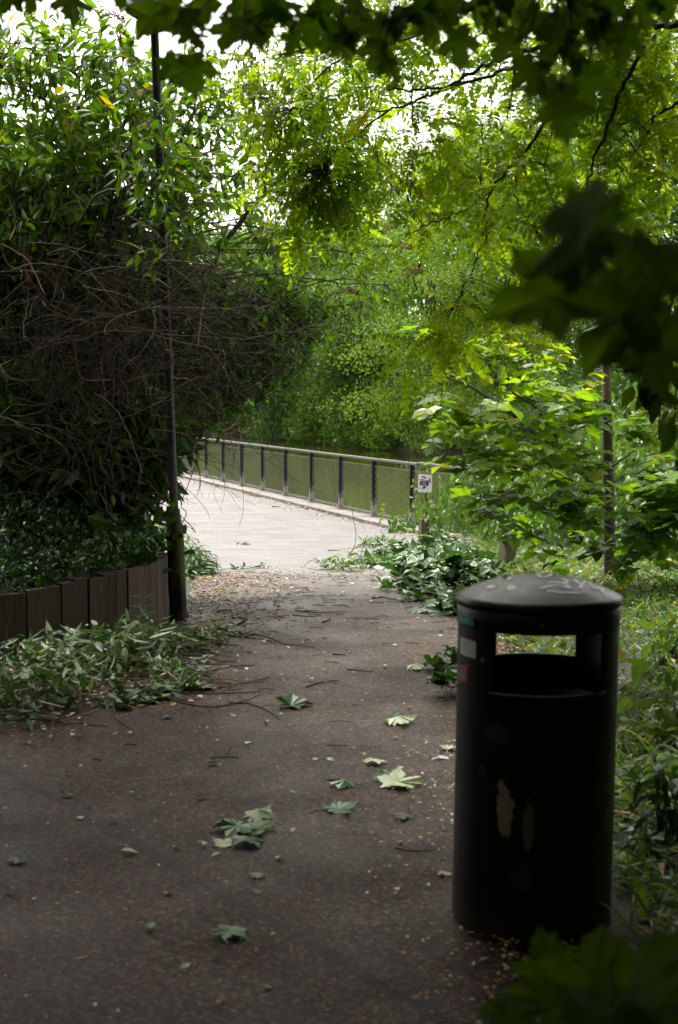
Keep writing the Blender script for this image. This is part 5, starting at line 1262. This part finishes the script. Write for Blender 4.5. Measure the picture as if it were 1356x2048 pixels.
TOP = [(60, -5, 60, 3.4), (140, 10, 85, 3.4), (20, 0, 60, 3.4), (245, -10, 60, 3.3), (300, 35, 85, 3.2), (345, 25, 80, 3.3), (372, 45, 70, 3.2), (405, 15, 85, 3.3), (385, 140, 95, 3.0), (345, 140, 72, 3.1), (385, 75, 70, 3.0), (455, 65, 75, 3.2), (500, 60, 100, 3.1), (530, 30, 90, 3.1), (560, 20, 90, 3.1), (480, 20, 80, 3.2), (585, 85, 60, 3.2), (620, 55, 80, 3.1), (650, 20, 85, 3.1), (660, 75, 70, 3.2), (700, 60, 85, 3.1), (720, 20, 80, 3.1), (690, 90, 70, 3.1), (760, 60, 90, 3), (755, 105, 80, 2.9), (780, 130, 75, 2.9), (800, 40, 90, 3), (850, 30, 95, 3), (900, 15, 90, 3), (860, 55, 80, 3.1), (920, 92, 85, 2.9), (1012, 88, 80, 2.9), (990, 50, 70, 3), (960, 15, 80, 3), (1030, 20, 90, 3), (1060, 150, 85, 2.8), (1070, 160, 70, 2.9), (1075, 45, 90, 2.9), (1110, 90, 100, 2.8), (1130, 40, 85, 2.9), (1125, 225, 110, 2.7), (1172, 165, 110, 2.8), (1150, 110, 80, 2.8), (1110, 180, 70, 2.8), (1180, 40, 90, 2.8), (1205, 70, 80, 2.8), (1250, 85, 90, 2.7), (1225, 20, 90, 2.8), (1290, 20, 80, 2.8), (1330, 0, 80, 2.8), (1160, -10, 90, 2.9), (1000, -15, 90, 3)]
lm = MB(); LT = np.vstack(lb[:1] + lb[3:])
for (px, py, w, d) in TOP:
    for rep in range(1):
        c = P(px + rng.normal() * 14 * rep, py - 14 * rep, d + .15 * rep); s = w / FPX * d * .98
        dirn = unit(np.array([rng.normal() * .45, -.15 + rng.normal() * .3, -1.0])); nr = unit(np.array([rng.normal() * .35, -1, .35 + rng.normal() * .2]))
        b0 = c - dirn * s * .4; multi(lm, T_mapf, [b0], [dirn], [nr], s, rng.random())
        j = np.argmin(np.linalg.norm(LT - b0, axis=1)); mb.tube(spline([LT[j], (LT[j] + b0) / 2 + (0, .02, .03), b0], 4), .0022, 4, cap=False)
RIGHT = [(1085, 585, 200, 1.5, -2.75), (1200, 465, 190, 1.45, -.5), (1230, 640, 210, 1.4, -2.1), (1330, 540, 190, 1.35, -.6), (1310, 700, 170, 1.4, -1.4), (1160, 545, 150, 1.52, -1.6)]
LR = np.vstack(lb[1:3])
for (px, py, w, d, an) in RIGHT:
    c = P(px, py, d); s = w / FPX * d * 1.0; dirn = unit(np.array([math.cos(an), rng.normal() * .2, math.sin(an)])); nr = unit(np.array([rng.normal() * .3, -1, .5]))
    b0 = c - dirn * s * .4; multi(lm, T_mapf, [b0], [dirn], [nr], s, rng.random())
    j = np.argmin(np.linalg.norm(LR - b0, axis=1)); mb.tube(spline([LR[j], (LR[j] + b0) / 2 + (0, 0, .02), b0], 4), .002, 4, cap=False)
# one leaf seen edge on
lm.scatter(T_mapf[0], [P(1210, 385, 1.35)], [(-.6, .1, -.8)], [(.75, .25, -.55)], .11, .9)
lm.build('near_leaves', M['maple_near'], syc)
# unseen crown above the frame, leaf size and density set to shade the foreground
def cloud(n, boxes, leaf, frame=True):
    pos = []
    for (x0, x1, y0, y1, z0, z1, w) in boxes:
        k = int(n * w); pos.append(np.stack([rng.uniform(x0, x1, k), rng.uniform(y0, y1, k), rng.uniform(z0, z1, k)], -1))
    pos = np.vstack(pos)
    if frame: pos = pos[(pos[:, 1] < .3) | (pos[:, 2] > 1.62 + .30 * pos[:, 1] + .35) | (np.abs(pos[:, 0]) > .27 * pos[:, 1] + .5)]
    cl = np.sin(pos[:, 0] * 2.1 + 1) * np.sin(pos[:, 1] * 1.7) * np.sin(pos[:, 2] * 2.3 + 2)
    pos = pos[rng.random(len(pos)) < .6 + .4 * cl]; k = len(pos)
    m_ = MB(); multi(m_, T_quad, pos, rdir(k, -.2), rdir(k, .8), leaf * rng.uniform(.7, 1.3, k), rng.random(k)); return m_
cm = cloud(1, [(-3.4, 6, -5, 8.2, 4.1, 8.0, CANOPY)], .36); cm.build('crown', M['shade'], syc)
for g in [(-2, 1, 5), (0, 4, 5.2), (3, 5, 5.5), (-2.5, 5, 5.5), (4, 0, 5.5), (0, -3, 5.5)]: limb([q[14], (np.array(g) + q[14]) / 2 + (0, 0, .4), g], .07, .015)
mb.build('branches', M['bark'], syc)
# unseen growth added behind and beside the camera to block side and back light
shd_hedge = thing('shade_hedge', 'unseen hedge added left of the path to block side light', 'hedge', (-3.6, 2, 0))
cloud(1, [(-5.4, -3.3, -5, 7.6, 0, 5.0, SIDE), (-5.0, -3.0, 7.0, 9.0, 3.4, 6.5, SIDE * .2), (-6.5, -1.8, 8.2, 10.8, 4.9, 7.5, SIDE * .45)], .32).build('leaves', M['shade'], shd_hedge)
mb = MB()
for k in range(12): x, y = -4.2 + rng.normal() * .3, -4.5 + k; mb.tube(spline([(x, y, -.1), (x + rng.normal() * .2, y, 2), (x + rng.normal() * .5, y + rng.normal() * .4, 4.4)], 4), np.linspace(.05, .015, 9), 5)
mb.build('stems', M['bark'], shd_hedge)
hol = thing('shade_tree', 'unseen tree added behind the camera to block back light', 'tree', (0, -6.5, 0))
cloud(1, [(-5, 6, -8.5, -5, .1, 7, SIDE * 1.3)], .36).build('crown', M['shade'], hol)
mb = MB(); mb.tube(spline([(0, -6.5, -.1), (.1, -6.4, 3), (0, -6.6, 6.5)], 5), np.linspace(.2, .05, 11), 9); mb.build('trunk', M['bark'], hol, True)
shd_bush = thing('shade_bush', 'unseen bush added beyond the right edge to block side light', 'bush', (4.2, 3.5, 0))
cloud(1, [(3.0, 5.2, -5, 6.5, .1, 4.8, SIDE)], .32).build('leaves', M['shade'], shd_bush)
mb = MB()
for k in range(9): x, y = 4.0 + rng.normal() * .3, -4 + k * 1.2; mb.tube(spline([(x, y, -.1), (x + rng.normal() * .2, y, 1.8), (x + rng.normal() * .5, y + rng.normal() * .4, 4.0)], 4), np.linspace(.05, .015, 9), 5)
mb.build('stems', M['bark'], shd_bush)

# seedling in the bottom right corner
c = P(1190, 2048, 1.9); sd_ = thing('maple_seedling', 'dark blurred maple seedling in the bottom right corner', 'seedling', (c[0] + .05, 1.95, 0.02))
mb = MB(); lm = MB(); st = spline([(c[0] + .05, 1.95, 0), (c[0] + .07, 1.9, .35), (c[0] + .02, 1.85, .72)], 5); mb.tube(st, np.linspace(.006, .003, len(st)), 6)
for (px, py, w, an, d) in ((1190, 1960, 170, 1.4, 1.8), (1290, 1960, 200, .9, 1.85), (1100, 1930, 120, 1.7, 1.9), (1330, 2010, 190, .4, 1.75), (1110, 2010, 170, 2.8, 1.8), (1230, 2040, 180, -.5, 1.7), (1020, 2030, 110, 3.0, 1.85), (1350, 1900, 110, .8, 2.0)):
    p = P(px, py, d); s = w / FPX * d * 1.1; dn = unit(np.array([math.cos(an), .3, math.sin(an) * .6])); lm.scatter(T_mapf[0], [p - dn * s * .4], [dn], [(rng.normal() * .2, -.8, .8)], s, rng.random())
    mb.tube(spline([st[-1], (st[-1] + p) / 2 + (0, 0, -.01), p - dn * s * .4], 4), .0018, 4, cap=False)
mb.build('stem', M['stem'], sd_); lm.build('leaves', M['maple_dark'], sd_)

# climber hanging at the right edge
hv = thing('hanging_climber', 'dark climber with drooping leaves hanging at the right edge of the picture', 'climbing plant', (1.15, 4.6, 2.6))
mb = MB(); lm = MB()
for (px, py0, py1, d) in ((1340, 560, 800, 4.6), (1322, 640, 880, 4.5), (1352, 650, 900, 4.7), (1300, 690, 800, 4.6)):
    s_ = spline([P(px + 60, py0 - 120, d), P(px + 10, py0, d), P(px, (py0 + py1) / 2, d), P(px - 5, py1, d)], 8); mb.tube(s_, .0025, 4, cap=False)
    n = 26; k = rng.integers(4, len(s_), n); multi(lm, T_oval, s_[k] + rng.normal(size=(n, 3)) * .025, rdir(n, -1.5, .3), unit(rdir(n) * .7 + (0, -.8, .3)), rng.uniform(.05, .09, n), rng.random(n))
mb.build('stems', M['bark'], hv); lm.build('leaves', M['maple_dark'], hv)
